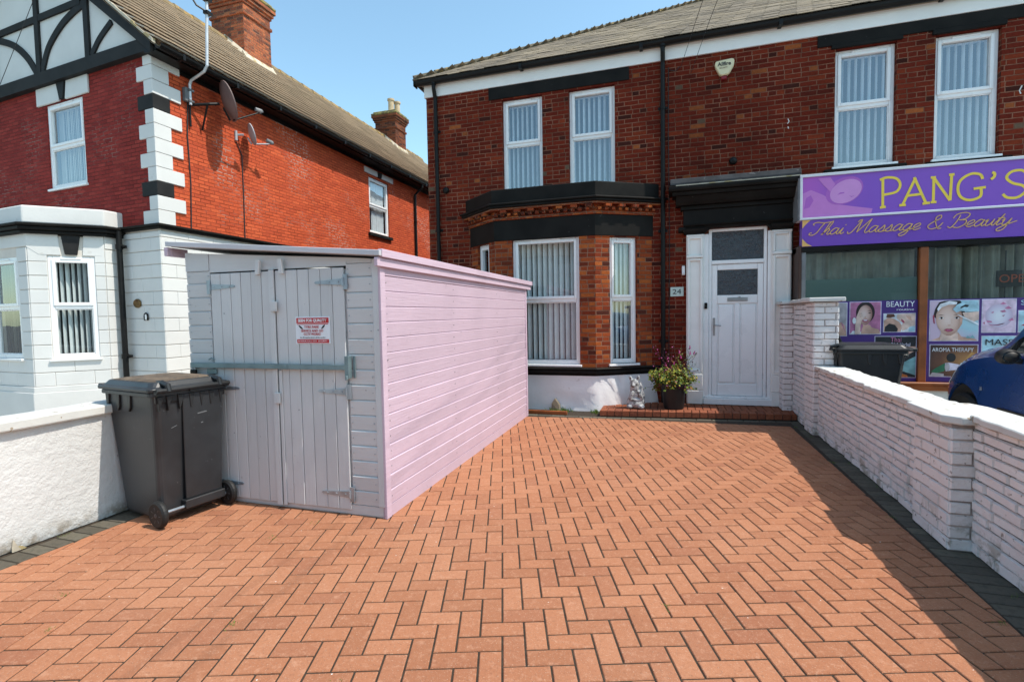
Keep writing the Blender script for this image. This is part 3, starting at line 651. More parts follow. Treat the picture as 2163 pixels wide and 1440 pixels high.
# ---- door
b=MB(); x0,x1=.575,1.378; y0,y1=YF-.0,YF+.07
b.box(x0,x0+.045,y0,y1,.09,2.735); b.box(x1-.045,x1,y0,y1,.09,2.735); b.box(x0+.045,x1-.045,y0,y1,2.69,2.735); b.box(x0+.045,x1-.045,y0-.006,y1,2.205,2.262)
b.box(.50,1.465,YF-.10,YF+.06,.095,.185); b.box(.53,1.44,YF-.05,YF+.05,.187,.215)
df=b.build('door_frame',M['upvc'],H,bevel=.006)
b=MB(); b.poly([(x0+.04,YF+.03,2.26),(x1-.04,YF+.03,2.26),(x1-.04,YF+.03,2.70),(x0+.04,YF+.03,2.70)],[(0,1,2,3)]); b.build('fanlight_glass',M['obscure'],df)
b=MB(); lx0,lx1=.622,1.331; yd=YF+.012
b.box(lx0,lx1,yd+.02,yd+.055,.215,2.203)
for q in [(lx0,.70,.217,2.20),(1.255,lx1,.217,2.20),(.70,1.255,2.115,2.20),(.70,1.255,1.61,1.74),(.70,1.255,.217,.40),(.94,1.015,.40,1.61)]: b.box(q[0]+.001,q[1]-.001,yd,yd+.02,q[2]+.001,q[3]-.001)
for q in [(.722,.918,.42,1.59),(1.037,1.233,.42,1.59)]: b.box(q[0],q[1],yd+.004,yd+.02,q[2],q[3])
dl=b.build('door',M['upvc'],H,bevel=.007)
b=MB(); b.poly([(.70,yd+.012,1.74),(1.255,yd+.012,1.74),(1.255,yd+.012,2.115),(.70,yd+.012,2.115)],[(0,1,2,3)]); b.build('door_glass',M['obscure'],dl)
b=MB(); b.box(.84,1.12,yd-.014,yd,1.645,1.70); b.box(.87,1.09,yd-.022,yd-.014,1.655,1.69); b.box(.99,1.02,yd-.03,yd-.022,1.69,1.715); b.build('letterbox',M['chrome'],dl,bevel=.003)
b=MB(); b.box(.638,.668,yd-.010,yd,1.13,1.40); b.tube([(.653,yd-.01,1.29),(.653,yd-.05,1.29),(.70,yd-.055,1.285),(.75,yd-.05,1.28)],.009,8); b.build('door_handle',M['chrome'],dl,bevel=.003)
# pilasters
for (a0,a1) in ((.255,.50),(1.425,1.685)):
    b=MB(); yp=YF-.09; c=(a0+a1)/2
    b.box(a0,a1,yp+.02,YF+.01,.09,2.66)
    b.box(a0+.01,a1-.015,yp-.02,yp+.02,.095,.30); b.box(a0+.01,a1-.015,yp-.015,yp+.02,.305,.55); b.box(a0+.03,a1-.03,yp-.004,yp+.02,.555,.58)
    for q in [(a0+.015,a0+.05,.58,2.30),(a1-.05,a1-.015,.58,2.30),(a0+.05,a1-.05,.58,.62),(a0+.05,a1-.05,2.26,2.30),(a0+.005,a1-.005,2.305,2.345),(a0+.015,a0+.045,2.35,2.62),(a1-.045,a1-.015,2.35,2.62),(a0+.045,a1-.045,2.59,2.62),(a0,a1,2.622,2.655)]: b.box(q[0],q[1],yp-.006 if q[3]<2.31 or q[2]>2.34 else yp-.02,yp+.02,q[2],q[3])
    b.build('pilaster',M['cream_paint'],H,bevel=.006)
b=MB(); b.box(.50,.572,YF-.03,YF+.02,.19,2.66); b.box(1.381,1.425,YF-.03,YF+.02,.19,2.66); b.build('door_reveal',M['upvc'],H)
# hood
b=MB()
def hprof(x0,x1,pts): b.prism([(x0,YF+.02,pts[-1][1])]+[(x0,YF-d,z) for d,z in pts[::-1]]+[(x0,YF+.02,pts[0][1])],(x1-x0,0,0))
hprof(.02,1.735,[(.36,3.345),(.36,3.375),(.34,3.44),(.02,3.49)])
b.build('hood_cover',M['hood'],H,bevel=.006)
b=MB()
hprof(.00,1.738,[(.385,3.255),(.40,3.285),(.40,3.325)]); hprof(.05,1.73,[(.33,3.20),(.345,3.253)]); hprof(.10,1.72,[(.20,3.08),(.24,3.12),(.30,3.198)]); hprof(.17,1.715,[(.14,3.02),(.14,3.078)]); hprof(.21,1.705,[(.11,2.80),(.11,3.018)])
hprof(.215,1.70,[(.13,2.775),(.15,2.798)]); hprof(.21,1.70,[(.10,2.742),(.12,2.773)])
for q in ((.205,.545,-.06),(1.40,1.70,0)): hprof(q[0],q[1]-.0,[(.13,2.69),(.15,2.74)]); hprof(q[0]+.015,q[1]-.03,[(.11,2.662),(.13,2.688)])
hprof(.14,.24,[(.10,2.70),(.13,2.72),(.13,2.77)])
for q in ((.50,.60),(1.355,1.43)):
    b.prism([(q[0],YF-.10,2.74),(q[1],YF-.10,2.74),(q[0] if q[0]<1 else q[1],YF-.10,2.66)],(0,.09,0))
b.build('door_hood',M['black'],H,bevel=.005)
b=MB(); b.box(.10,1.73,YF-.372,YF-.30,3.327,3.343); b.build('hood_edge_strip',M['mortar'],H)
# ---- shop front
YS=7.86
b=MB(); b.box(1.70,1.735,YS-.02,YF+.02,0,2.37); b.box(1.70,5.25,YS+.13,YF,2.28,2.36); b.box(5.21,5.25,YS,YF,0,2.37); b.build('shop_side_panel',M['dark_wood'],H,bevel=.004)
b=MB(); b.box(1.737,1.79,YS-.015,YS+.10,.45,2.28); b.build('shop_corner_post',M['lead'],H,bevel=.004)
b=MB(); b.box(1.738,5.2,YS-.025,YS+.12,2.281,2.345); b.build('shop_head_beam',M['black'],H)
b=MB(); b.box(3.10,3.19,YS-.02,YS+.08,.535,2.28); b.box(1.74,5.2,YS-.075,YS+.12,.50,.533); b.box(1.74,5.2,YS-.05,YS+.12,.425,.498); b.box(4.62,4.71,YS-.02,YS+.08,.535,2.28); b.build('shop_window_frame',M['brown_wood'],H,bevel=.006)
b=MB(); b.box(1.74,5.2,YS-.01,YS+.2,0,.423); b.build('stall_riser',M['coping'],H)
b=MB()
for x0,x1 in ((1.79,3.10),(3.19,4.62),(4.71,5.2)): b.poly([(x0,YS+.03,.535),(x1,YS+.03,.535),(x1,YS+.03,2.28),(x0,YS+.03,2.28)],[(0,1,2,3)])
b.build('shop_pane',M['glass_shop'],H)
b=MB(); b.box(1.79,5.2,YS+.13,YS+1.6,.45,.46); b.poly([(1.79,YS+1.6,.4),(5.2,YS+1.6,.4),(5.2,YS+1.6,2.36),(1.79,YS+1.6,2.36)],[(0,1,2,3)]); b.poly([(1.74,YS+.12,.4),(1.74,YS+1.6,.4),(1.74,YS+1.6,2.36),(1.74,YS+.12,2.36)],[(0,1,2,3)]); b.poly([(1.74,YS+.12,2.27),(5.2,YS+.12,2.27),(5.2,YS+1.6,2.27),(1.74,YS+1.6,2.27)],[(0,1,2,3)]); b.build('shop_interior',M['room'],H)
b=MB()
for x0,x1,am in ((1.80,3.09,.022),(3.2,4.62,.045)):
    n_=150
    for i in range(n_):
        xa,xb=x0+(x1-x0)*i/n_,x0+(x1-x0)*(i+1)/n_; f_=lambda x:YS+.16+am*math.sin(x*38+1.5*math.sin(x*9))+.5*am*math.sin(x*83)
        b.poly([(xa,f_(xa),.5),(xb,f_(xb),.5),(xb,f_(xb),2.27),(xa,f_(xa),2.27)],[(0,1,2,3)])
b.build('shop_curtain',M['net'],H,smooth=True)
b=MB(); b.box(1.795,3.095,YS+.042,YS+.044,1.60,1.905); b.build('frosted_band',M['frost'],H)
b=MB(); b.box(1.795,3.098,YS+.020,YS+.024,.537,1.605); b.box(3.192,4.618,YS+.020,YS+.024,.537,1.605); b.build('vinyl_panel',M['vinyl'],H)
# ------------------------------------------------------------------ lettering
def smooth(pts,n=5):
    P=[Vector(p) for p in pts]
    if len(P)<3: return P
    out=[]
    for i in range(len(P)-1):
        p0=P[max(i-1,0)];p1=P[i];p2=P[i+1];p3=P[min(i+2,len(P)-1)]
        for j in range(n):
            t=j/n; out.append(.5*((2*p1)+(p2-p0)*t+(2*p0-5*p1+4*p2-p3)*t*t+(3*p1-p0-3*p2+p3)*t**3))
    out.append(P[-1]); return out
def strokes(mb,glyph,x,z,sx,sy,wd,fr,slant=0,cnt=[0]):
    for st_ in glyph:
        curved=st_[0]=='c'; pts=st_[1:] if curved else st_
        pts=[(x+(p[0]+p[1]*slant)*sx,z+p[1]*sy) for p in pts]
        if curved: pts=[tuple(p) for p in smooth(pts)]
        cnt[0]=(cnt[0]+1)%9; mb.ribbon(pts,wd,fr,.002,.0006*cnt[0])
G={'P':([[(.18,-.05),(.16,1.02)],[(.05,-.04),(.32,-.02)],['c',(.02,.98),(.35,1.05),(.8,.98),(.98,.75),(.8,.5),(.2,.42)]],1.0),
 'A':([[(.1,-.02),(.55,1.0)],[(.5,1.02),(.95,-.02)],[(.28,.33),(.80,.36)],[(-.02,-.02),(.22,-.02)],[(.82,-.02),(1.08,.0)]],1.0),
 'N':([[(.1,0),(.1,.98)],[(-.05,1.0),(.2,1.0)],[(.1,.98),(.9,.02)],[(.9,.02),(.95,1.05)],[(.82,1.05),(1.08,1.06)],[(-.03,0),(.25,0)]],1.0),
 'G':([['c',(.95,.78),(.85,.97),(.5,1.02),(.12,.8),(.02,.45),(.15,.12),(.5,-.02),(.88,.1),(.9,.42)],[(.62,.42),(1.08,.45)]],1.0),
 "'":([['c',(.2,1.05),(.45,1.0),(.4,.85),(.1,.75)]],.5),
 'S':([['c',(.95,.85),(.75,1.02),(.35,1.0),(.15,.78),(.4,.55),(.8,.42),(.92,.2),(.6,-.02),(.2,.0),(.02,.15)]],1.0)}
SC={'T':([['c',(.05,.78),(-.05,.9),(.15,1.02),(.55,.95),(1.0,1.0),(1.1,1.08)],['c',(.62,.97),(.5,.6),(.4,.2),(.2,.0),(-.02,.05),(.0,.18),(.1,.18)]],.72),
 'h':([['c',(.0,.0),(.2,.3),(.38,.9),(.32,1.02),(.2,.8),(.08,.0)],['c',(.1,.2),(.25,.42),(.38,.40),(.32,.1),(.40,.0),(.52,.1)]],.50),
 'a':([['c',(.42,.42),(.2,.48),(.02,.2),(.1,.0),(.3,.1),(.44,.46)],['c',(.43,.44),(.38,.1),(.46,.0),(.58,.12)]],.54),
 'i':([['c',(-.02,.12),(.14,.46)],['c',(.14,.46),(.08,.1),(.16,.0),(.28,.12)],[(.2,.66),(.23,.72)]],.26),
 'M':([['c',(-.12,.15),(-.08,.0),(.1,.05),(.3,.6),(.42,1.02)],['c',(.42,1.02),(.42,.5),(.42,.05)],['c',(.42,.05),(.7,.6),(.95,1.05)],['c',(.95,1.05),(.88,.5),(.86,.1),(.96,-.02),(1.1,.12)],['c',(.42,1.02),(.3,.98),(.22,.85)]],1.1),
 's':([['c',(-.02,.1),(.15,.3),(.24,.5),(.30,.25),(.26,.02),(.08,.0),(.04,.1)],['c',(.26,.02),(.4,.04),(.44,.12)]],.42),
 'g':([['c',(.42,.42),(.2,.48),(.02,.2),(.1,.0),(.3,.1),(.44,.46)],['c',(.43,.46),(.32,-.2),(.1,-.42),(-.06,-.3),(.2,-.08),(.58,.12)]],.54),
 'e':([['c',(-.02,.1),(.2,.2),(.36,.36),(.26,.48),(.06,.32),(.06,.06),(.22,-.01),(.44,.12)]],.42),
 '&':([['c',(.75,.42),(.6,.1),(.25,-.02),(.02,.2),(.2,.5),(.5,.75),(.45,.98),(.25,.85),(.35,.45),(.62,.0),(.8,.02)]],.85),
 'B':([['c',(.3,.9),(.25,.4),(.1,.0),(-.1,.1)],['c',(-.02,.7),(.1,.98),(.5,1.08),(.78,.92),(.66,.62),(.34,.54)],['c',(.34,.54),(.72,.5),(.76,.22),(.5,-.02),(.2,.03)]],.86),
 'u':([['c',(-.02,.3),(.1,.46),(.05,.1),(.15,.0),(.3,.12),(.4,.46)],['c',(.4,.46),(.36,.1),(.44,.0),(.56,.12)]],.54),
 't':([['c',(-.02,.15),(.2,.6),(.26,.8)],['c',(.26,.8),(.1,.15),(.16,.0),(.32,.12)],[(.02,.5),(.36,.53)]],.32),
 'y':([['c',(-.02,.3),(.1,.46),(.05,.1),(.15,.0),(.3,.12),(.42,.46)],['c',(.42,.46),(.28,-.25),(.05,-.44),(-.08,-.3),(.2,-.06),(.75,.25)]],.54),' ':([],.38)}
def text(parent,name,s,x,z,h,mat,Y,width=None,rotz=0,bold=0,shear=0,T=None):
    cu_=bpy.data.curves.new(name,'FONT'); cu_.body=s; cu_.size=h/.70; cu_.extrude=.0008; cu_.offset=bold; cu_.shear=shear; cu_.resolution_u=3
    o=bpy.data.objects.new(name+'_tmp',cu_); col.objects.link(o)
    dg=bpy.context.evaluated_depsgraph_get(); dg.update(); me=bpy.data.meshes.new_from_object(o.evaluated_get(dg)); bpy.data.objects.remove(o)
    xs=[v.co.x for v in me.vertices]; k_=(width/(max(xs)-min(xs))) if width else 1; m0=min(xs)
    off=OFF.get(parent.name,Vector())
    for v in me.vertices:
        lx,lz,ly=(v.co.x-m0)*k_,v.co.y,v.co.z
        p=Vector((x+lx,Y-ly,z+lz)) if T is None else T@Vector((x+lx,-ly,z+lz))
        v.co=p-off
    me.materials.clear(); me.materials.append(M[mat]) ; ob=bpy.data.objects.new(name,me); col.objects.link(ob); ob.parent=parent; OFF[ob.name]=off
    return ob
SG=thing('shop_sign','long purple shop sign in two tiers with gold lettering above the beauty shop window','shop sign',(3.4,7.9,2.35))
YG=7.85; fr=lambda y,dx=0:(Vector((dx,y,0)),Vector((1,0,0)),Vector((0,0,1)),Vector((0,-1,0)))
b=MB(); b.box(1.735,5.3,YG-.005,YG+.18,2.745,3.285); b.build('upper_panel',M['purple_top'],SG)
b=MB()
for q in [(1.705,5.33,3.285,3.32),(1.705,5.33,2.715,2.742),(1.705,1.735,2.742,3.285),(5.3,5.33,2.742,3.285)]: b.box(q[0],q[1],YG-.03,YG+.22,q[2],q[3])
b.build('sign_frame',M['alu'],SG,bevel=.003)
b=MB(); b.box(1.685,1.703,YG,YG+.39,2.72,3.31); b.build('sign_end_cap',M['lead'],SG)
b=MB(); b.prism([(1.735,YG-.002,2.355),(5.3,YG-.002,2.355),(5.3,YG-.012,2.712),(1.735,YG-.012,2.712)],(0,.12,0)); b.build('lower_panel',M['purple'],SG)
b=MB(); gx=[('P',2.63,.235,2.83,.35),('A',2.86,.30,2.835,.33),('N',3.20,.22,2.84,.31),('G',3.47,.27,2.84,.31),("'",3.80,.10,2.86,.28),('S',3.93,.25,2.835,.31)]
for ch,x,wd,z,h in gx: strokes(b,G[ch][0],x,z,wd,h,.031,fr(YG-.006))
b.build('shop_name_lettering',M['gold'],SG)
b=MB(); x=1.82; tot=sum(SC[c][1] for c in 'Thai Massage & Beauty'); sc_=(4.06-1.86)/tot
for c in 'Thai Massage & Beauty':
    strokes(b,SC[c][0],x,2.505,sc_*1.02,.165,.0105,fr(YG-.014),slant=.35); x+=SC[c][1]*sc_
b.build('script_lettering',M['gold2'],SG)
b=MB(); b.prism([(1.738,YG-.0135,2.60),(1.738,YG-.0135,2.71),(1.84,YG-.0135,2.71),(1.80,YG-.0135,2.675),(1.775,YG-.0135,2.65)][::1],(0,-.001,0)); b.build('corner_flourish',M['gold2'],SG); b=MB(); b.prism([(1.738,YG-.0135,2.47),(1.738,YG-.0135,2.36),(1.86,YG-.0135,2.36),(1.80,YG-.0135,2.395),(1.775,YG-.0135,2.42)],(0,-.001,0)); b.build('corner_flourish',M['gold2'],SG)
def facemat(name,cx,cz,rx,rz,hi,mid,lo):
    s=N(name); P=s.sep(s.geo()); dx=s.m('DIVIDE',s.m('SUBTRACT',P[0],cx),rx); dz=s.m('DIVIDE',s.m('SUBTRACT',P[2],cz),rz)
    d=s.m('SQRT',s.m('ADD',s.m('MULTIPLY',dx,dx),s.m('MULTIPLY',dz,dz))); d=s.m('ADD',d,s.m('MULTIPLY',s.m('SUBTRACT',s.noise(9,3),.5),.25))
    M[name]=s.bsdf(s.ramp(d,[(.15,hi),(.62,mid),(1,lo)]),.5)
facemat('print_face_large',3.42,1.34,.15,.215,(.80,.60,.52),(.70,.47,.38),(.42,.22,.16)); facemat('print_face_small',2.49,1.42,.09,.14,(.76,.56,.50),(.66,.42,.35),(.36,.17,.14))
facemat('print_aroma',3.68,.80,.5,.3,(.42,.20,.07),(.15,.06,.03),(.05,.022,.018)); facemat('print_bowl',3.95,1.38,.15,.17,(.74,.74,.80),(.64,.58,.70),(.52,.38,.52)); facemat('print_wall',3.75,1.45,.45,.4,(.56,.74,.80),(.38,.60,.68),(.62,.46,.58))
def ell(cx,cy,rx,ry,a0=0,a1=360,n=20,rot=0):
    o=[]; 
    for i in range(n+(0 if a1-a0==360 else 1)):
        t=R(a0+(a1-a0)*i/n); x,y=rx*math.cos(t),ry*math.sin(t); c_,s_=math.cos(R(rot)),math.sin(R(rot)); o.append((cx+x*c_-y*s_,cy+x*s_+y*c_))
    return o
def art(parent,box,shapes,Y):
    x0,x1,z0,z1=box; lift=0; out={}
    for nm,mt,pts in shapes:
        lift+=.0006; pts=[(min(1,max(0,p[0])),min(1,max(0,p[1]))) for p in pts]
        mb=out.setdefault((nm,mt),MB())
        mb.prism([(x0+p[0]*(x1-x0),Y-lift+.0004,z0+p[1]*(z1-z0)) for p in pts],(0,-.0004,0))
    return [mb.build(nm,M[mt],parent) for (nm,mt),mb in out.items()]
# sleeping portrait printed on the sign's left end
art(SG,(1.74,2.56,2.75,3.27),[
 ('printed_portrait','pinkart',[(0,0),(.0,.62),(.12,.70),(.30,.55),(.52,.28),(.75,.20),(1,.12),(.98,0)]),
 ('printed_shadow','pinkart2',[(.02,.22),(.05,.5),(.12,.56),(.16,.42),(.10,.25)]),
 ('printed_hair','pinkart2',ell(.60,.62,.25,.36,0,360,24,-20)),
 ('printed_face','pinkart3',ell(.62,.60,.21,.31,0,360,24,-20)),
 ('printed_cheek','pinkart',[(.30,.80),(.22,.98),(.40,.98),(.47,.80),(.40,.62)]),
 ('printed_brow','pinkart2',[(.50,.52),(.54,.58),(.60,.58),(.60,.55),(.54,.54)]),
 ('printed_eye','pinkart2',[(.66,.50),(.70,.46),(.76,.49),(.70,.44)][::-1])],YG-.006)
# posters
YP=YS+.019
def poster(label,box,bg,shapes,texts=(),group='advertising pictures on the shop window'):
    t=thing('poster',label,'poster',((box[0]+box[1])/2,YP,box[2]),group)
    x0,x1,z0,z1=box
    b=MB(); b.box(x0-.008,x1+.008,YP-.0012,YP,z0-.008,z1+.008); b.build('white_border',M['print_lilac'],t)
    b=MB(); b.box(x0,x1,YP-.0024,YP-.0013,z0,z1); b.build('background',M[bg],t)
    art(t,box,shapes,YP-.0025)
    for (s_,x,z,h,mt,wd) in texts: text(t,'lettering',s_,x,z,h,mt,YP-.012,wd)
    return t
poster('pink poster of a smiling dark haired woman with a hand over one eye',(2.335,2.685,1.163,1.585),'print_rose',[
 ('shoulders','print_white',[(.0,0),(.1,.10),(.5,.05),(.9,.12),(1,.05),(1,0)]),
 ('shoulders','print_skin',[(.36,.0),(.40,.18),(.46,.28),(.66,.28),(.72,.2),(.95,.14),(1,.0)]),
 ('hair','print_hair',ell(.50,.68,.31,.34)),('face','print_face_small',ell(.49,.60,.235,.315,0,360,24,-6)),
 ('neck_shade','print_skin',[(.42,.32),(.52,.26),(.62,.33),(.58,.24),(.44,.22)]),
 ('eye','print_hair',[(.58,.655),(.63,.675),(.70,.66),(.64,.64)]),('eyebrow','print_hair',[(.56,.72),(.63,.745),(.70,.72),(.63,.73)]),
 ('lips','print_lips',ell(.50,.42,.10,.048)),('teeth','print_white',ell(.50,.43,.07,.018)),('nose','print_skin',[(.49,.56),(.53,.50),(.46,.50)]),
 ('hand','print_skin_light',[(.16,.0),(.17,.30),(.20,.52),(.24,.64),(.30,.74),(.36,.70),(.40,.62),(.42,.50),(.36,.40),(.34,.2),(.34,.0)]),
 ('finger_line','print_skin',[(.30,.72),(.315,.72),(.34,.52),(.325,.52)]),('closed_eye','print_hair',[(.30,.64),(.36,.66),(.40,.64),(.36,.65)]),('powder_puff','print_white',ell(.13,.42,.06,.10))])
poster('small poster of hands massaging a back, below the word BEAUTY',(2.723,3.07,1.19,1.425),'print_white',[
 ('towel','print_pale_blue',[(.8,0),(.82,.25),(1,.3),(1,0)]),
 ('client_back','print_skin',[(.0,.0),(.0,.62),(.12,.78),(.3,.75),(.5,.55),(.6,.3),(.55,.0)]),('client_shorts','print_black',[(.02,.0),(.04,.28),(.18,.46),(.36,.38),(.46,.16),(.44,.0)]),
 ('hands','print_skin_light',[(.42,.95),(.58,1),(1,1),(1,.34),(.86,.30),(.72,.12),(.6,.04),(.56,.3),(.62,.5),(.5,.62),(.42,.74)]),('finger_shade','print_lips',[(.56,.72),(.64,.62),(.68,.5),(.62,.48),(.56,.6)]),('finger_shade','print_skin',[(.7,.9),(.86,.86),(.9,.6),(.78,.7)]),
 ('hair','print_brown',[(.07,.8),(.1,1),(.32,1),(.36,.84),(.2,.78)])],
 [('BEAUTY',2.745,1.518,.072,'print_white',.315),('routine',2.862,1.468,.030,'print_white',.19)])
poster('poster at the far left of the shop window showing a reclining pink figure',(2.135,2.293,1.14,1.58),'print_grey',[
 ('arm','print_orange',[(.0,.48),(.12,.54),(.2,.48),(.1,.40)]),('figure','print_skin',[(.0,.0),(.1,.2),(.4,.36),(.6,.42),(.9,.3),(1,.1),(1,0)]),('shade','print_rose',[(.55,.43),(.75,.34),(.92,.10),(.80,.2)])])
poster('dark poster of a massage table with purple writing behind the black wheelie bin',(2.63,3.086,.59,1.125),'print_black',[
 ('client_arm','print_skin',[(.3,.28),(.45,.44),(.72,.74),(1,.76),(1,.66),(.8,.55),(.62,.36),(.42,.2)]),('client_body','print_brown',[(0,.3),(.3,.5),(.4,.4),(.42,.3),(.2,.16),(.0,.2)]),
 ('blanket','print_teal',[(.45,.2),(.7,.36),(1,.52),(1,.05),(.85,.1),(.6,.17)]),('candle_tray','print_orange',[(.0,.0),(.1,.10),(.6,.11),(.8,.05),(.82,0)]),('candles','print_white',[(.3,.03),(.34,.07),(.42,.05),(.40,.02)]),('candles','print_white',[(.56,.03),(.6,.07),(.66,.05),(.64,.02)]),('towel','print_white',[(.60,.40),(.68,.50),(.75,.55),(.72,.46),(.66,.38)])],
 [('Thai',2.80,1.055,.065,'print_rose',.12),('Oil & Herbal',2.80,1.00,.045,'print_lilac',.22)])
poster('large face poster of a woman being treated by gloved hands',(3.235,3.742,1.073,1.583),'print_wall',[
 ('shoulders','print_skin',[(.02,0),(.2,.08),(.24,.2),(.6,.2),(.66,.10),(.95,.04),(1,0)]),('neck','print_skin_light',[(.22,0),(.23,.26),(.58,.26),(.60,0)]),
 ('hair','print_hair',[(.06,.62),(.10,.80),(.18,.96),(.3,1),(.62,1),(.72,.82),(.72,.62),(.64,.6),(.5,.75),(.2,.75),(.12,.56)]),('ear_strand','print_lips',[(.05,.62),(.08,.66),(.10,.42),(.07,.44)]),
 ('face','print_face_large',[(.12,.66),(.125,.48),(.17,.32),(.26,.19),(.35,.125),(.44,.125),(.53,.19),(.62,.32),(.665,.48),(.67,.66),(.61,.82),(.50,.91),(.30,.91),(.18,.82)]),('cheek_shade','print_skin',[(.62,.72),(.68,.60),(.67,.42),(.60,.28),(.62,.42),(.63,.58)]),
 ('headband','print_white',[(.14,.80),(.2,.92),(.4,.99),(.56,.96),(.54,.90),(.38,.90),(.24,.84),(.16,.74)]),
 ('eye','print_white',[(.17,.56),(.22,.59),(.29,.57),(.23,.54)]),('eye','print_white',[(.50,.56),(.56,.59),(.62,.56),(.56,.54)]),
 ('iris','print_hair',ell(.235,.566,.024,.026,0,360,10)),('iris','print_hair',ell(.553,.566,.024,.026,0,360,10)),
 ('eyebrow','print_brown',[(.14,.625),(.21,.655),(.31,.635),(.21,.64)]),('eyebrow','print_brown',[(.47,.64),(.56,.66),(.63,.63),(.56,.645)]),('eyelash','print_hair',[(.16,.565),(.22,.60),(.30,.575),(.22,.588)]),('eyelash','print_hair',[(.49,.572),(.56,.60),(.63,.565),(.56,.588)]),
 ('nose','print_skin',[(.36,.385),(.395,.368),(.435,.385),(.42,.395),(.375,.395)]),('nose','print_skin',[(.445,.55),(.452,.55),(.455,.42),(.448,.42)]),
 ('lips','print_lips',[(.295,.268),(.35,.300),(.395,.292),(.44,.300),(.495,.268),(.44,.226),(.395,.218),(.35,.226)]),('lip_light','print_rose',[(.33,.262),(.395,.268),(.46,.262),(.43,.245),(.36,.245)]),
 ('glove','print_pale_blue',[(.46,.78),(.55,.9),(.72,.98),(.95,.98),(1,.86),(1,.74),(.80,.72),(.62,.74),(.54,.70)]),('glove_shade','print_black',[(.62,.84),(.72,.90),(.80,.88),(.76,.83),(.70,.84),(.62,.80)]),
 ('wrist','print_skin_light',[(.66,.70),(.78,.70),(1,.72),(1,.52),(.88,.46),(.70,.60)]),('tool','print_white',[(.54,.66),(.60,.64),(1,.42),(1,.38),(.62,.60)]),
 ('bottles','print_teal',[(.74,.06),(.78,.12),(.84,.08),(.88,.14),(.94,.06)])])
poster('brown aroma therapy poster with a green leaf, rolled towel and candles',(3.245,3.745,.61,1.015),'print_aroma',[
 ('warm_glow','print_amber',[(.72,.38),(.78,.62),(.88,.78),(1,.70),(1,.34)]),('stone','print_black',ell(.45,.6,.10,.14)),
 ('tray','print_grey',[(.0,.02),(.05,.12),(.3,.08),(.3,0),(0,0)]),('leaf','print_green',[(.02,.14),(.12,.26),(.32,.42),(.38,.36),(.30,.16),(.14,.10)]),('rolled_towel','print_lilac',[(.32,.42),(.40,.44),(.70,.36),(.92,.30),(.9,.22),(.5,.2),(.34,.16)]),('towel_end','print_grey',ell(.37,.30,.055,.13)),
 ('candles','print_white',[(.78,.34),(.79,.56),(.86,.60),(.87,.40),(.92,.40),(.98,.44),(1,.30),(.8,.26)]),('candles','print_white',[(.62,.33),(.66,.44),(.72,.40),(.72,.32)])],
 [('AROMA THERAPY',3.26,.930,.050,'print_white',.44)])
poster('pale poster of pink scattered petals to the right of the large face',(3.785,4.12,1.178,1.587),'print_pale_pink',[
 ('bowl','print_bowl',ell(.5,.5,.42,.36)),('petals','print_rose',[(.52,.86),(.62,.92),(.72,.86),(.62,.84)]),('petals','print_rose',[(.66,.72),(.78,.80),(.88,.72),(.76,.70)]),('petals','print_rose',[(.52,.64),(.66,.68),(.72,.62),(.6,.60)]),('petals','print_rose',[(.12,.36),(.28,.34),(.30,.30),(.16,.30)]),('petals','print_rose',[(.16,.25),(.3,.22),(.62,.24),(.70,.28),(.5,.205),(.28,.20)]),('petals','print_rose',[(.25,.60),(.34,.64),(.32,.58)]),('petals','print_rose',[(.58,.50),(.68,.53),(.64,.48)]),('petals','print_lips',[(.02,.28),(.06,.32),(.07,.24)]),('petals','print_rose',[(.78,.36),(.9,.44),(.94,.36),(.84,.34)])])
poster('pale blue MASSAGE poster partly hidden by the blue car',(3.79,4.55,.66,1.125),'print_pale_blue',[
 ('starfish','print_orange',[(.22,.60),(.30,.58),(.36,.66),(.40,.56),(.48,.54),(.40,.48),(.38,.36),(.32,.46),(.24,.50)]),('stones','print_brown',[(.06,.08),(.16,.28),(.28,.34),(.40,.28),(.46,.10),(.3,.04)]),('sand','print_amber',[(.5,.06),(.7,.3),(.95,.2),(1,0),(.5,0)])],
 [('MASSAGE',3.82,1.015,.075,'print_black',.52)])
poster('turquoise poster cut off by the right edge of the picture',(4.155,4.55,1.178,1.44),'print_pale_blue',[('petals','print_lips',[(.05,.3),(.2,.45),(.4,.4),(.2,.28)])],[('SPA',4.165,1.515,.06,'print_pale_blue',.2)])
# hanging ornaments in the window
t=thing('window_ornament','dark leaf shaped wire ornament hanging inside the shop window','ornament',(2.42,YS+.10,1.6)); b=MB(); W3=lambda x,z:(x,YS+.10,z)
b.tube([W3(2.42,2.1),W3(2.42,1.86)],.002,5); b.tube([W3(p.x,p.y) for p in smooth([(2.42,1.86),(2.36,1.76),(2.30,1.68),(2.29,1.60)])],.005,5); b.tube([W3(p.x,p.y) for p in smooth([(2.42,1.86),(2.47,1.78),(2.53,1.70),(2.55,1.60)])],.005,5); b.tube([W3(2.42,1.86),W3(2.42,1.60)],.005,5)
for i in range(5): b.tube([W3(2.42,1.62+i*.04),W3(2.42-.07+i*.006,1.68+i*.035)],.003,4); b.tube([W3(2.42,1.62+i*.04),W3(2.42+.07-i*.006,1.68+i*.035)],.003,4)
b.build('wire_frame',M['black_gloss'],t)
t=thing('open_sign','small black OPEN sign with red letters hanging behind the shop glass','open sign',(4.15,YS+.12,1.72)); b=MB(); b.box(3.965,4.40,YS+.11,YS+.13,1.745,1.95); b.box(4.05,4.06,YS+.115,YS+.125,1.95,2.2); b.box(4.05,4.06,YS+.115,YS+.125,1.60,1.745); b.build('board',M['print_black'],t); C('neon_red',(.75,.13,.05)); text(t,'lettering','OPEN',3.99,1.80,.10,'neon_red',YS+.108,.36)
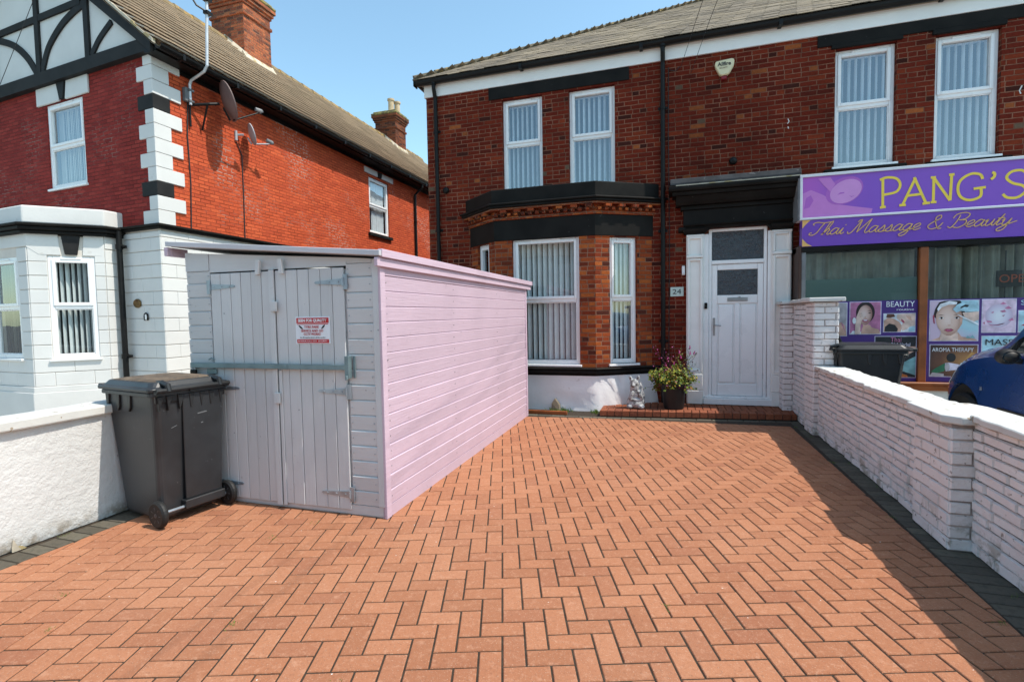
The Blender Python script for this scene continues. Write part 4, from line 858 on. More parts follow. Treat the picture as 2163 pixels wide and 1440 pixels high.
# alarm box
t=thing('alarm_box','cream burglar alarm box with a red strobe on the brick wall above the front door','alarm box',(.78,YF,4.9)); b=MB()
b.prism([(.648,YF-.07,5.11),(.66,YF-.07,5.15),(.89,YF-.07,5.17),(.915,YF-.07,5.14),(.905,YF-.07,5.06),(.85,YF-.07,4.965),(.82,YF-.07,4.945),(.74,YF-.07,4.94),(.71,YF-.07,4.96),(.66,YF-.07,5.06)],(0,.07,0)); b.build('casing',M['cream'],t,bevel=.012)
b=MB(); b.box(.735,.815,YF-.06,YF,4.885,4.939); b.build('strobe_lamp',M['red_plastic'],t,bevel=.01)
text(t,'lettering','Allfire',.685,5.075,.052,'print_black',YF-.072,.18,bold=.002); text(t,'lettering','SECURITY',.71,5.035,.02,'print_brown',YF-.072,.11)
t=thing('house_number_plaque','pale green plaque with the house number 24 beside the front door','number plaque',(.12,YF,1.74)); b=MB(); b.box(.022,.216,YF-.015,YF-.001,1.74,1.882); b.build('plate',M['plaque'],t,bevel=.003); text(t,'number','24',.055,1.775,.075,'print_black',YF-.017,.125)
t=thing('door_sensor','small white plastic lamp box on the brick beside the door surround','sensor',(.21,YF,2.06)); b=MB(); b.box(.19,.235,YF-.05,YF-.001,2.06,2.2); b.box(.20,.225,YF-.065,YF-.05,2.07,2.10); b.build('casing',M['upvc'],t,bevel=.008)
t=thing('doorbell','small black doorbell on the left door reveal','doorbell',(.535,YF-.04,1.55)); b=MB(); b.box(.515,.555,YF-.055,YF-.03,1.54,1.63); b.box(.526,.545,YF-.062,YF-.055,1.56,1.58); b.build('casing',M['black_gloss'],t,bevel=.008)
# telephone wires to the house
t=thing('overhead_wire','two thin black telephone wires sloping up from the eaves beside the right downpipe','telephone wires',(.2,YF,5.1)); b=MB()
b.tube([(.17,YF-.03,5.15),(.32,6.6,4.98),(.50,5.0,4.86),(1.1,0,5.2)],.0035,5); b.tube([(.32,YF-.03,5.06),(.47,6.7,4.98),(.667,5.2,4.96),(1.5,0,5.4)],.0035,5); b.build('wire',M['cable'],t)
# ================================================================== BOUNDARY WALLS
def bricks(mb,o,t,n,L,z0,z1,ch=.075,cw=.225,jit=.004,proud=.012,irreg=False,rng=None,wrap=.0):
    rng=rng or random.Random(9); o=Vector(o); t=Vector(t).normalized(); n=Vector(n).normalized(); z=z0; k=0
    while z<z1-.02:
        h=min(ch*(rng.uniform(.86,1.14) if irreg else 1),z1-z)
        if z1-(z+h)<.02: h=z1-z
        x=-(cw/2 if k%2 else 0) if not irreg else -rng.uniform(0,.2)
        while x<L-.004:
            wl=cw if not irreg else rng.uniform(.16,.30)
            a,b_=max(x,0)-wrap,min(x+wl,L)+wrap
            if b_-a>.02:
                g=.0035; d=proud+rng.gauss(0,jit); d2=proud+rng.gauss(0,jit); zt=rng.gauss(0,.0018 if irreg else .001)
                A=o+t*(a+g); B=o+t*(b_-g); P=[A+Vector((0,0,z+g+zt)),B+Vector((0,0,z+g-zt)),B+Vector((0,0,z+h-g-zt)),A+Vector((0,0,z+h-g+zt))]; e=.006
                F_=[A+t*e+n*d+Vector((0,0,z+g+e+zt)),B-t*e+n*d2+Vector((0,0,z+g+e-zt)),B-t*e+n*d2+Vector((0,0,z+h-g-e-zt)),A+t*e+n*d+Vector((0,0,z+h-g-e+zt))]
                P=[p-n*.004 for p in P]
                mb.poly(P+F_,[(4,5,6,7)]+[(i,(i+1)%4,4+(i+1)%4,4+i) for i in range(4)])
            x+=wl
        z+=h; k+=1
def slab(mb,x0,x1,y0,y1,z0,z1,rng,sub=.12,amp=.004,dx0=0,dx1=0):
    """coping slab with a slightly worn, uneven edge (dx = skew of the two ends)"""
    n=max(2,int((y1-y0)/sub)); V_=[]
    for i in range(n+1):
        u=i/n; y=y0+(y1-y0)*u; sx=dx0*(1-u)+dx1*u; j=[rng.gauss(0,amp) for _ in range(4)]
        V_+=[(x0+sx+j[0],y,z0),(x1+sx+j[1],y,z0),(x1+sx+j[1],y,z1+j[2]*.5),(x0+sx+j[0],y,z1+j[3]*.5)]
    F=[(0,1,2,3),(4*n+3,4*n+2,4*n+1,4*n)]
    for i in range(n):
        for k_ in range(4): F.append((4*i+k_,4*i+4+k_,4*i+4+(k_+1)%4,4*i+(k_+1)%4))
    mb.poly(V_,F)
rg=random.Random(21)
BW=thing('boundary_wall','white painted brick boundary wall with two pillars stepping down along the right of the drive','wall',(1.8,4,0))
def pillar(x0,x1,y0,y1,h,name='pillar',ang=0,label=None):
    b=MB(); b.mat(1).box(x0+.01,x1-.01,y0+.01,y1-.01,-.02,h); b.mat(0)
    for o,t,n,L in (((x0,y0,0),(1,0,0),(0,-1,0),x1-x0),((x1,y0,0),(0,1,0),(1,0,0),y1-y0),((x1,y1,0),(-1,0,0),(0,1,0),x1-x0),((x0,y1,0),(0,-1,0),(-1,0,0),y1-y0)):
        bricks(b,(Vector(o)+Vector(n)*-.01),t,n,L,0,h,ch=.0765,cw=.235,rng=rg,jit=.0022,proud=.013)
    if ang:
        c=Vector(((x0+x1)/2,(y0+y1)/2,0)); Rm=Matrix.Rotation(R(ang),3,'Z'); b.v=[tuple(Rm@(Vector(v)-c)+c) for v in b.v]
    p=b.build(name,[M['wall_brick'],M['wall_joint']],BW)
    if label: p['label']=label
    return p
pillar(1.645,1.925,3.715,4.19,.785,label='nearer low pillar with a broad worn cap slab')
pillar(1.63,1.895,6.79,7.11,1.585,ang=2.5,label='far tall pillar beside the doorstep')
b=MB(); x0=1.66
b.mat(1).box(1.68,1.87,7.10,7.90,-.02,1.585); b.mat(0); bricks(b,(1.67,7.90,0),(0,-1,0),(-1,0,0),.80,0,1.585,rng=rg,ch=.066,irreg=True,jit=.004); bricks(b,(1.88,7.10,0),(0,1,0),(1,0,0),.80,0,1.585,rng=rg)
b.build('tall_wall_panel',[M['wall_brick'],M['wall_joint']],BW)
pillar(1.535,1.90,7.90,8.235,1.575,label='rear pilaster of the tall wall against the house')
b=MB(); b.mat(1).box(1.72,1.90,4.18,6.80,-.02,.785); b.mat(0); bricks(b,(1.705,6.79,0),(0,-1,0),(-1,0,0),2.6,0,.785,rng=rg,ch=.062,irreg=True,jit=.005,proud=.012); bricks(b,(1.91,4.19,0),(0,1,0),(1,0,0),2.6,0,.785,rng=rg,jit=.002)
b.build('wall_panel',[M['wall_brick'],M['wall_joint']],BW)
b=MB(); b.mat(1).box(1.785,1.93,-1.5,3.72,-.02,.805); b.mat(0); bricks(b,(1.772,3.715,0),(0,-1,0),(-1,0,0),5.2,0,.805,rng=rg,ch=.064,irreg=True,jit=.005,proud=.012); bricks(b,(1.94,-1.5,0),(0,1,0),(1,0,0),5.2,0,.805,rng=rg,jit=.002)
b.build('wall_panel',[M['wall_brick'],M['wall_joint']],BW)
b=MB(); slab(b,1.655,1.94,4.17,6.78,.79,.832,rg,amp=.005,sub=.07); b.build('coping',M['coping'],BW,bevel=.006)
b=MB(); slab(b,1.725,1.965,-1.5,3.70,.81,.852,rg,amp=.005,sub=.07); b.build('coping',M['coping'],BW,bevel=.006)
b=MB(); P_=[(1.612,4.235),(1.98,4.24),(2.03,4.10),(2.035,3.72),(1.99,3.68),(1.68,3.675),(1.612,3.76)]
P_=[(x+rg.gauss(0,.004),y+rg.gauss(0,.004)) for x,y in P_]; b.prism([(x,y,.788) for x,y in P_],(0,0,.050)); cp=b.build('pillar_cap',M['coping'],BW,bevel=.010,seg=2)
b=MB(); b.prism([(1.575,6.735,1.59),(1.955,6.735,1.59),(1.955,7.15,1.59),(1.575,7.15,1.59)],(0,0,.05)); slab(b,1.60,1.93,7.152,7.86,1.588,1.632,rg); b.prism([(1.49,7.862,1.58),(1.95,7.862,1.58),(1.95,8.24,1.58),(1.49,8.24,1.58)],(0,0,.045)); b.build('pillar_cap',M['coping'],BW,bevel=.010,seg=2)
# left garden wall
LW=thing('garden_wall','low white rendered garden wall with a thick coping behind the wheelie bin','wall',(-4.2,2,0))
b=MB(); rows=[]; zs=[0,.04,.1,.25,.4,.55,.7,.78,.80]; ys=[-2.2+i*.12 for i in range(80)]
V_=[(-4.12+rg.gauss(0,.0016)-(.012 if z<.03 else 0)+.004*math.sin(y*2.1+z*3),y,z) for z in zs for y in ys]; n_=len(ys)
b.poly(V_,[(i*n_+j,i*n_+j+1,(i+1)*n_+j+1,(i+1)*n_+j) for i in range(len(zs)-1) for j in range(n_-1)]); b.box(-4.30,-4.135,-2.2,7.25,0,.80)
b.build('rendered_wall',M['garden_render'],LW,smooth=True)
b=MB(); slab(b,-4.36,-4.075,-2.2,7.2,.80,.872,rg,amp=.003); b.build('coping',M['coping'],LW,bevel=.012,seg=2)
b=MB(); b.prism([(-4.118,2.12,0),(-4.118,2.20,0),(-4.118,2.18,.02),(-4.118,2.15,.035),(-4.118,2.13,.085),(-4.118,2.12,.03)],(.006,0,0)); b.build('bare_patch',M['mortar'],LW)
# ================================================================== SHED
SX0,SX1,SY0,SY1=-3.83,-2.012,3.25,7.17; zR,zL=1.925,2.055
SH=thing('garden_shed','wooden shed with lilac grey double doors and pale pink side boards','shed',(-2.9,5.2,0))
zt=lambda x:zR+(zL-zR)*(SX1-x)/(SX1-SX0)
def boards(mb,x0,x1,ztop,y,z0=.085,p=.1145,rng=random.Random(4)):
    z=z0
    while z<ztop-.01:
        z1=min(z+p,ztop); j=rng.gauss(0,.0012)
        mb.poly([(x0,y-.004+j,z+.002),(x1,y-.004+j,z+.002),(x1,y-.010+j,z1-.012),(x0,y-.010+j,z1-.012),(x0,y+.006,z1-.001),(x1,y+.006,z1-.001),(x0,y+.006,z+.002),(x1,y+.006,z+.002)],[(0,1,2,3),(3,2,5,4),(6,7,1,0),(0,3,4,6),(1,7,5,2)]); z=z1
b=MB(); b.box(SX0,SX1-.02,SY0+.006,SY0+.03,.0,1.86); boards(b,SX0,-3.585,1.905,SY0); boards(b,-2.285,SX1-.055,1.905,SY0)
b.prism([(-3.585,SY0-.006,1.885),(-2.285,SY0-.006,1.885),(-2.285,SY0-.006,zt(-2.285)),(-3.585,SY0-.006,zt(-3.585))],(0,.03,0)); b.prism([(SX0,SY0-.012,1.90),(-3.587,SY0-.012,1.90),(-3.587,SY0-.012,zt(-3.585)),(SX0,SY0-.012,zt(SX0))],(0,.03,0)); b.prism([(-2.283,SY0-.012,1.90),(SX1-.057,SY0-.012,1.90),(SX1-.057,SY0-.012,zt(SX1)),(-2.283,SY0-.012,zt(-2.285))],(0,.03,0))
b.box(SX0+.0,SX1-.02,SY0-.004,SY0+.03,.012,.082)
b.build('front_cladding',M['grey_wood_h'],SH)
b=MB(); rq=random.Random(12); z=.14
while z<1.9:
    for xx in (SX0+.025,-3.60,-2.27,SX1-.075): b.box(xx-.003,xx+.003,SY0-.0125,SY0-.004,z-.003,z+.003)
    z+=.1145
tag(b.build('nail_heads',M['galv'],SH),kind='stuff')
b=MB(); b.box(SX1-.055,SX1-.002,SY0-.012,SY0+.03,.085,zR); b.build('corner_board',M['grey_wood'],SH,bevel=.003)
def door(x0,x1,n,nm,label):
    b=MB(); w_=(x1-x0)/n; rng=random.Random(int(-x0*100))
    for i in range(n):
        j=rng.gauss(0,.0012); b.box(x0+i*w_+.002,x0+(i+1)*w_-.002,SY0-.020+j,SY0-.002,.045,1.872)
    d=b.build(nm,M['grey_wood'],SH,bevel=.0035); d['label']=label; return d
dL=door(-3.565,-2.955,6,'door','left door leaf of the shed, half hidden by the bin'); dR=door(-2.925,-2.303,6,'door','right door leaf of the shed carrying the red notice')
b=MB(); b.box(-2.972,-2.925,SY0-.036,SY0-.021,.03,1.88); b.box(-2.915,-2.885,SY0-.030,SY0-.021,.03,1.10); b.build('cover_strip',M['grey_wood'],SH,bevel=.003)
b=MB(); b.box(-2.945,-2.895,SY0-.055,SY0-.037,1.555,1.635); b.box(-2.945,-2.895,SY0-.055,SY0-.037,.84,.925); b.build('turn_button',M['grey_wood'],SH,bevel=.004)
for x,l_ in ((-3.07,-12),(-2.84,10)):
    b=MB(); b.prism([(x-.018,SY0-.052,1.845),(x+.018,SY0-.052,1.845),(x+.018-l_*.0012,SY0-.052,1.955),(x-.018-l_*.0012,SY0-.052,1.955)],(0,.028,0)); b.build('wooden_catch',M['grey_wood'],SH,bevel=.003)
def hinge(xj,z,dirn,par):
    b=MB(); y=SY0-.026; b.prism([(xj,y,z-.024),(xj,y,z+.024),(xj+dirn*.24,y,z+.010),(xj+dirn*.255,y,z),(xj+dirn*.24,y,z-.010)],(0,.005,0)); b.box(min(xj,xj-dirn*.035),max(xj,xj-dirn*.035),y,y+.012,z-.055,z+.055)
    b.tube([(xj,y-.003,z-.03),(xj,y-.003,z+.03)],.008,8)
    for u in (.04,.12,.2): b.lathe([(0,0),(.007,0),(.005,.004),(0,.005)],(xj+dirn*u,y,z),8,Matrix.Rotation(R(90),4,'X'))
    b.build('strap_hinge',M['galv'],par)
for z in (1.765,.945,.165): hinge(-2.303,z,-1,dR); hinge(-3.565,z,1,dL)
b=MB(); b.box(-3.76,-2.29,SY0-.062,SY0-.050,1.112,1.152); b.box(-3.76,-2.29,SY0-.050,SY0-.040,1.146,1.152); b.box(-3.76,-2.29,SY0-.050,SY0-.040,1.112,1.118)
b.box(-3.79,-3.73,SY0-.05,SY0-.012,1.105,1.15); b.box(-2.29,-2.255,SY0-.060,SY0-.014,1.05,1.215); b.box(-2.245,-2.225,SY0-.02,SY0-.012,1.05,1.215); b.box(-2.80,-2.795,SY0-.066,SY0-.062,1.11,1.155)
b.tube([(-3.61,SY0-.03,1.175),(-3.58,SY0-.03,1.19),(-3.55,SY0-.03,1.175)],.006,6); b.box(-3.63,-3.53,SY0-.036,SY0-.024,1.06,1.10); b.tube([(-2.27,SY0-.065,1.07),(-2.27,SY0-.065,1.04)],.012,8)
b.build('security_bar',M['zinc'],SH,bevel=.002)
b=MB(); rp=random.Random(8)   # pink side boards
z=.09
while z<1.80:
    z1=z+.1145; j=rp.gauss(0,.001); x=SX1
    b.poly([(x+.004+j,SY0+.04,z+.002),(x+.004+j,SY1,z+.002),(x+.010+j,SY1,z1-.010),(x+.010+j,SY0+.04,z1-.010),(x-.006,SY0+.04,z1-.001),(x-.006,SY1,z1-.001),(x-.006,SY0+.04,z+.002),(x-.006,SY1,z+.002)],[(0,1,2,3),(3,2,5,4),(6,7,1,0),(0,3,4,6),(1,7,5,2)]); z=z1
b.box(SX1-.03,SX1-.004,SY0,SY1,0,zR-.01); b.box(SX1-.004,SX1+.008,SY0+.04,SY1,.0,.086); b.box(SX1-.004,SX1+.012,SY0+.04,SY1,z,1.91)
b.build('side_cladding',M['pink_wood'],SH)
b=MB(); z=.15
while z<1.9:
    for yy in (SY0+.075,4.55,5.85,SY1-.07): b.box(SX1+.004,SX1+.0115,yy-.003+rp.gauss(0,.004),yy+.003,z-.003,z+.003)
    z+=.1145
tag(b.build('nail_heads',M['lead'],SH),kind='stuff')
b=MB(); b.box(SX1-.004,SX1+.018,SY0-.014,SY0+.05,.0,zR-.02); b.box(SX1-.0,SX1+.018,SY1-.045,SY1+.012,0,zR-.02); b.build('corner_trim',M['pink_wood'],SH,bevel=.003)
b=MB(); b.box(SX0,SX0+.02,SY0+.02,SY1,0,2.05); b.box(SX0,SX1,SY1-.02,SY1,0,1.9); b.build('back_cladding',M['grey_wood'],SH)
rt=lambda x,d:1.965+(2.125-1.965)*(SX1-x)/(SX1-SX0)+d
def rslab(mb,x0,x1,y0,y1,d0,d1): mb.prism([(x0,y0,rt(x0,d0)),(x1,y0,rt(x1,d0)),(x1,y0,rt(x1,d1)),(x0,y0,rt(x0,d1))],(0,y1-y0,0))
b=MB(); rslab(b,-3.93,SX1+.04,3.20,7.30,-.028,.005); b.build('roof_board',M['felt'],SH)
b=MB(); rslab(b,-3.955,SX1+.058,3.165,3.198,-.026,.014); b.build('front_roof_trim',M['trim_wood'],SH,bevel=.003)
b=MB(); b.box(-3.965,-3.93,3.165,3.35,2.03,2.10); b.build('roof_bracket',M['pink_wood'],SH)
b=MB(); b.box(SX1+.012,SX1+.042,3.167,7.33,1.862,1.925); b.box(SX1+.025,SX1+.062,3.200,7.36,1.928,1.985); b.build('side_roof_trim',M['pink_wood'],SH,bevel=.003)
# notice on the shed
t=thing('notice_sign','small red and white notice screwed to the right door of the shed','notice',(-2.585,SY0,1.31)); y=SY0-.0245
b=MB(); b.box(-2.742,-2.43,y,y+.004,1.305,1.512); b.build('board',M['sign_white'],t,bevel=.002)
b=MB(); b.box(-2.732,-2.44,y-.0012,y-.0002,1.462,1.503); b.box(-2.728,-2.446,y-.0012,y-.0002,1.452,1.458); b.box(-2.73,-2.442,y-.0012,y-.0002,1.312,1.340); b.build('red_bands',M['red_print'],t)
text(t,'lettering','SEEN FOR QUALITY',-2.715,1.473,.021,'print_white',y-.003,.258,bold=.001); text(t,'lettering','TYRE PARK',-2.66,1.424,.020,'red_print',y-.003,.135); text(t,'lettering','SERVICE AND GO',-2.69,1.396,.018,'red_print',y-.003,.20); text(t,'lettering','CCTV WORKS',-2.665,1.371,.018,'red_print',y-.003,.15); text(t,'lettering','for all enquiries please call the number',-2.70,1.350,.008,'print_black',y-.003,.23); text(t,'lettering','24 HOUR CALL OUT  SECURITY',-2.72,1.322,.010,'print_white',y-.003,.265)
b=MB()
for x0,x1,z0,z1 in ((-2.71,-2.675,1.445,1.418),(-2.475,-2.505,1.448,1.42)): b.ribbon([(x0,z0),((x0+x1)/2,(z0+z1)/2),(x1,z1)],[.008,.014,.006],(Vector((0,y-.001,0)),Vector((1,0,0)),Vector((0,0,1)),Vector((0,-1,0))),.001)
b.build('camera_symbol',M['print_black'],t)
t=thing('padlock','small black padlock at the left end of the shed security bar','padlock',(-3.75,SY0-.03,1.03)); b=MB(); b.box(-3.785,-3.725,SY0-.06,SY0-.035,1.035,1.095); b.build('body',M['black_gloss'],t,bevel=.005)
b=MB(); b.tube([(-3.77,SY0-.047,1.095),(-3.77,SY0-.047,1.125),(-3.755,SY0-.047,1.135),(-3.74,SY0-.047,1.125),(-3.74,SY0-.047,1.095)],.005,8); b.build('shackle',M['steel'],t)
# ================================================================== WHEELIE BINS
def wheelie(label,loc,rz,lid=0,dust=True,group='black wheelie bins'):
    """origin: middle of the axle on the ground; +X = wheel side, body reaches to -X; width along Y"""
    t=thing('wheelie_bin',label,'wheelie bin',loc,group,local=True,rz=R(rz)); pm=M['bin'] if dust else M['bin_dark']
    def ring(z,x0,x1,w_,r): # rounded rectangle
        o=[]; 
        for cx,cy,a0 in ((x1-r,w_-r,0),(x0+r,w_-r,90),(x0+r,-w_+r,180),(x1-r,-w_+r,270)):
            for k_ in range(5): a=R(a0+22.5*k_); o.append((cx+r*math.cos(a),cy+r*math.sin(a),z))
        return o
    def loft(mb,rings,caps=(True,True)):
        n=len(rings[0]); mb.poly([p for r_ in rings for p in r_],[(i*n+j,i*n+(j+1)%n,(i+1)*n+(j+1)%n,(i+1)*n+j) for i in range(len(rings)-1) for j in range(n)]+([tuple(range(n-1,-1,-1))] if caps[0] else [])+([tuple((len(rings)-1)*n+j for j in range(n))] if caps[1] else []))
    b=MB(); loft(b,[ring(.035,-.50,-.035,.215,.04),ring(.06,-.515,-.02,.225,.04),ring(.30,-.545,-.005,.236,.045),ring(.90,-.615,.035,.262,.045),ring(.96,-.62,.04,.265,.045)],(True,False)); 
    loft(b,[ring(.955,-.655,.055,.29,.05),ring(.985,-.655,.055,.29,.05)],(True,True))
    # ribs and pressed panels of the shell
    b.prism([(.040,-.075,.955),(.040,.235,.955),(.008,.212,.15),(.008,-.065,.15)],(.016,0,0))
    b.box(-.02,.05,-.085,.222,.085,.148)
    body=b.build('body',pm,t,bevel=.004)
    for yy in (-.262,.262):
        for xx in (-.60,-.45,-.30): b=MB(); b.prism([(xx,yy*.96,.955),(xx+.05,yy*.96,.955),(xx+.040,yy*.96,.86),(xx+.018,yy*.96,.83)],(0,.024 if yy>0 else -.024,0)); b.build('rim_rib',M['bin_dark'],t,bevel=.003)  # ribs coloured darker than the shell to stand in for the lid's shadow
    for yy in (-.25,-.19,-.11,-.03,.05,.12,.20): b=MB(); b.prism([(.026,yy,.955),(.026,yy+.045,.955),(.024,yy+.026,.86+.02*((yy*100)%3)),(.024,yy+.012,.845)],(.036,0,0)); b.build('rim_rib',M['bin_dark'],t,bevel=.003)
    b=MB(); b.prism([(.028,-.26,.957),(.028,.26,.957),(.026,.255,.905),(.026,-.255,.905)],(.020,0,0))
    b.build('rim_band',M['bin_dark'],t,bevel=.003)  # band darkened as well: painted shade below the lid
    hx,hz=.075,1.0
    L_=Matrix.Translation((hx,0,hz))@Matrix.Rotation(R(lid),4,'Y')@Matrix.Translation((-hx,0,-hz))
    def lidring(z,x0,x1,w_,r): return [L_@Vector(p) for p in ring(z,x0,x1,w_,r)]
    b=MB(); loft(b,[lidring(.988,-.685,.05,.295,.04),lidring(1.012,-.69,.05,.297,.04),lidring(1.016,-.675,.04,.285,.04),lidring(1.022,-.655,.03,.27,.05),lidring(1.055,-.63,.01,.25,.06)])
    b.box(-.735,-.683,-.26,.26,.985,1.02,L_)
    ld=b.build('lid',pm,t,bevel=.004)
    b=MB(); loft(b,[lidring(1.056,-.615,-.01,.235,.06),lidring(1.066,-.56,-.06,.19,.08)]); b.build('lid_crown',M['dust'] if dust else pm,ld,bevel=.003)
    b=MB()
    for yy in (-.19,.19): b.tube([L_@Vector(p) for p in [(-.08,yy,1.045),(.02,yy,1.05),(.085,yy,1.035),(.095,yy,.99)]],[.016,.02,.02,.018],8)
    b.tube([(.085,-.27,1.0),(.085,.27,1.0)],.016,10); b.box(.05,.085,-.27,-.235,.975,1.01); b.box(.05,.085,.235,.27,.975,1.01); b.box(.05,.08,-.03,.03,.97,1.0)
    b.build('hinge_handle',M['bin_dark'],t)
    for sy in (-1,1):
        b=MB(); Rw=Matrix.Rotation(R(90),4,'X'); b.lathe([(.06,-.022),(.085,-.024),(.098,-.012),(.10,0),(.098,.012),(.085,.024),(.06,.022)],(.02,sy*.262,.10),28,Rw); wt=b.build('wheel',M['rubber'],t,smooth=False)
        b=MB(); b.lathe([(.0,-.008),(.03,-.010),(.058,-.014),(.066,-.020),(.066,.020),(.058,.014),(.03,.010),(.0,.008)],(.02,sy*.262,.10),28,Rw)
        for k_ in range(7):
            a=k_*2*math.pi/7; 
            for s2 in (-1,1): b.tube([(.02+.014*math.cos(a),sy*.262+s2*.016,.10+.014*math.sin(a)),(.02+.060*math.cos(a),sy*.262+s2*.020,.10+.060*math.sin(a))],.005,5)
        b.lathe([(0,-.026),(.016,-.024),(.018,0),(.016,.024),(0,.026)],(.02,sy*.262,.10),14,Rw); b.build('hub',M['wheel_grey'],wt)
    b=MB(); b.tube([(.02,-.27,.10),(.02,.27,.10)],.011,8); b.build('axle',M['galv'],t)
    if dust:
        for pts,wd in (([(.03,.79),(.10,.797)],.008),([(.055,.715),(.07,.717)],.008),([(-.15,.71),(-.11,.725)],.004)):
            b=MB(); xx=.0585 if pts[0][0]>-.07 else .0365; o_=Vector((xx-(.955-pts[0][1])*.0405,0,0)); b.ribbon(pts,wd,(o_,Vector((0,1,0)),Vector((0,0,1)),Vector((1,0,0))),.0015); b.build('scuff_mark',M['lead'],t)
    return t
wheelie('charcoal wheelie bin with a dusty lid in front of the shed door',(-3.50,2.93,0),-10)
wheelie('black wheelie bin with its lid shut, behind the white boundary wall',(1.905,6.95,.03),180,dust=False)
ob=wheelie('black wheelie bin with its lid thrown open, behind the shut bin by the shop',(2.19,7.53,.03),180,lid=113,dust=False); ob.scale=(.92,.92,.92)
# ================================================================== LEFT HOUSE
XL=-7.0; CY=5.541; fa=R(5); ft=Vector((-math.cos(fa),math.sin(fa),0))   # ft runs left along the front
fp=lambda t,d=0:(XL+ft.x*t-math.sin(fa)*d,CY+ft.y*t-math.cos(fa)*d)       # d metres out of the front wall
NH=thing('neighbouring_house','red painted brick house with white ground floor and mock timber gable','house',(XL-2,CY+1,0))
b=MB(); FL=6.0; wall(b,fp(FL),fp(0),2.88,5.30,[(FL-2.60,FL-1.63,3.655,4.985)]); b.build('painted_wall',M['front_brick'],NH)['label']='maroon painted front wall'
b=MB(); wall(b,(XL,CY),(XL,20),2.88,5.36,[(10.96-CY,11.87-CY,3.58,4.94)]); wall(b,(XL,20),(XL-5.9,20),0,5.3); b.build('painted_wall',M['painted_brick'],NH)
b=MB(); wall(b,fp(FL),fp(0),0,2.88); wall(b,(XL,CY),(XL,20),0,2.88); b.build('ground_floor_wall',M['white_groove'],NH)
b=MB(); rust(b,fp(.86),fp(0),.56,2.80,ch=.1955,ins1=1); rust(b,(XL,CY),(XL,10),.56,2.80,ch=.1955,ins0=0); b.box(XL-.02,XL+.03,CY-.02,10,0,.55); b.prism([(*fp(.86,.03),0),(*fp(0,.03),0),(*fp(0,-.05),0),(*fp(.86,-.05),0)],(0,0,.55)); b.build('painted_courses',M['white'],NH,bevel=.006)
b=MB()  # string course
o_=.06
b.prism([(*fp(.9,o_),2.825),(XL+o_,CY-o_,2.825),(XL+o_,20,2.825),(XL-.1,20,2.825),(XL-.1,CY+.1,2.825),(*fp(.9,-.1),2.825)],(0,0,.03)); o_=.085
b.prism([(*fp(.9,o_),2.857),(XL+o_,CY-o_,2.857),(XL+o_,20,2.857),(XL-.1,20,2.857),(XL-.1,CY+.1,2.857),(*fp(.9,-.1),2.857)],(0,0,.035)); b.build('string_course',M['black'],NH,bevel=.006)
# quoins
zb=[2.893+i*(5.26-2.893)/11.65 for i in range(13)]
for i in range(12):
    wide=(i%2==0); z0,z1=zb[i]+.003,min(zb[i+1]-.003,5.262); lf=.31 if wide else .16; ls=.24 if wide else .42; mb=MB()
    if z1-z0<.03: continue
    if i==11: ls=.42
    mb.prism([(*fp(lf,.022),z0),(XL+.024,CY-.024,z0),(XL+.024,CY+ls,z0),(XL-.02,CY+ls,z0),(XL-.02,CY+.02,z0),(*fp(lf,-.02),z0)],(0,0,z1-z0))
    q_=mb.build('quoin',M['timber' if i in (2,8) else 'white'],NH,bevel=.005)
    if i in (2,8): q_['label']='black painted quoin block'
# upper front window and lintel
window(NH,fp(FL),(-ft.x,-ft.y),FL-2.60,FL-1.63,3.655,4.985,4.30,setb=.02,label='first floor window under the timber gable',gm='glass_up',bm='blind_cream',slat=.045,tilt=15)
def fprism(mb,pts,d0,d1): mb.prism([(*fp(t,d0),z) for t,z in pts],(-math.sin(fa)*(d1-d0),-math.cos(fa)*(d1-d0),0))
b=MB(); fprism(b,[(2.80,4.99),(2.19,4.99),(2.19,5.262),(2.80,5.262)],0,.03); b.build('window_lintel',M['white'],NH,bevel=.005); b=MB(); fprism(b,[(2.03,4.99),(1.44,4.99),(1.44,5.262),(1.98,5.262)],0,.03); b.build('window_lintel',M['white'],NH,bevel=.005)
b=MB(); fprism(b,[(2.15,5.0),(2.06,5.0),(2.0,5.262),(2.22,5.262)],0,.045); b.build('keystone',M['timber'],NH,bevel=.004)
# side window
window(NH,(XL,CY),(0,1),10.96-CY,11.87-CY,3.58,4.94,4.25,setb=.03,label='side window near the far chimney',gm='glass_up',blind='net',bm='blind',cover=(.3,.9),sill=False)
for q in ((10.78,11.34),(11.52,12.08)): b=MB(); b.box(XL-.02,XL+.03,q[0],q[1],5.0,5.13); b.build('window_lintel',M['white'],NH,bevel=.004)
b=MB(); b.prism([(XL-.02,11.36,5.0),(XL-.02,11.50,5.0),(XL-.02,11.54,5.13),(XL-.02,11.32,5.13)],(.06,0,0)); b.build('keystone',M['black'],NH,bevel=.004); b=MB(); b.box(XL-.02,XL+.06,10.88,11.95,3.50,3.575); b.build('window_sill',M['black'],NH,bevel=.004)
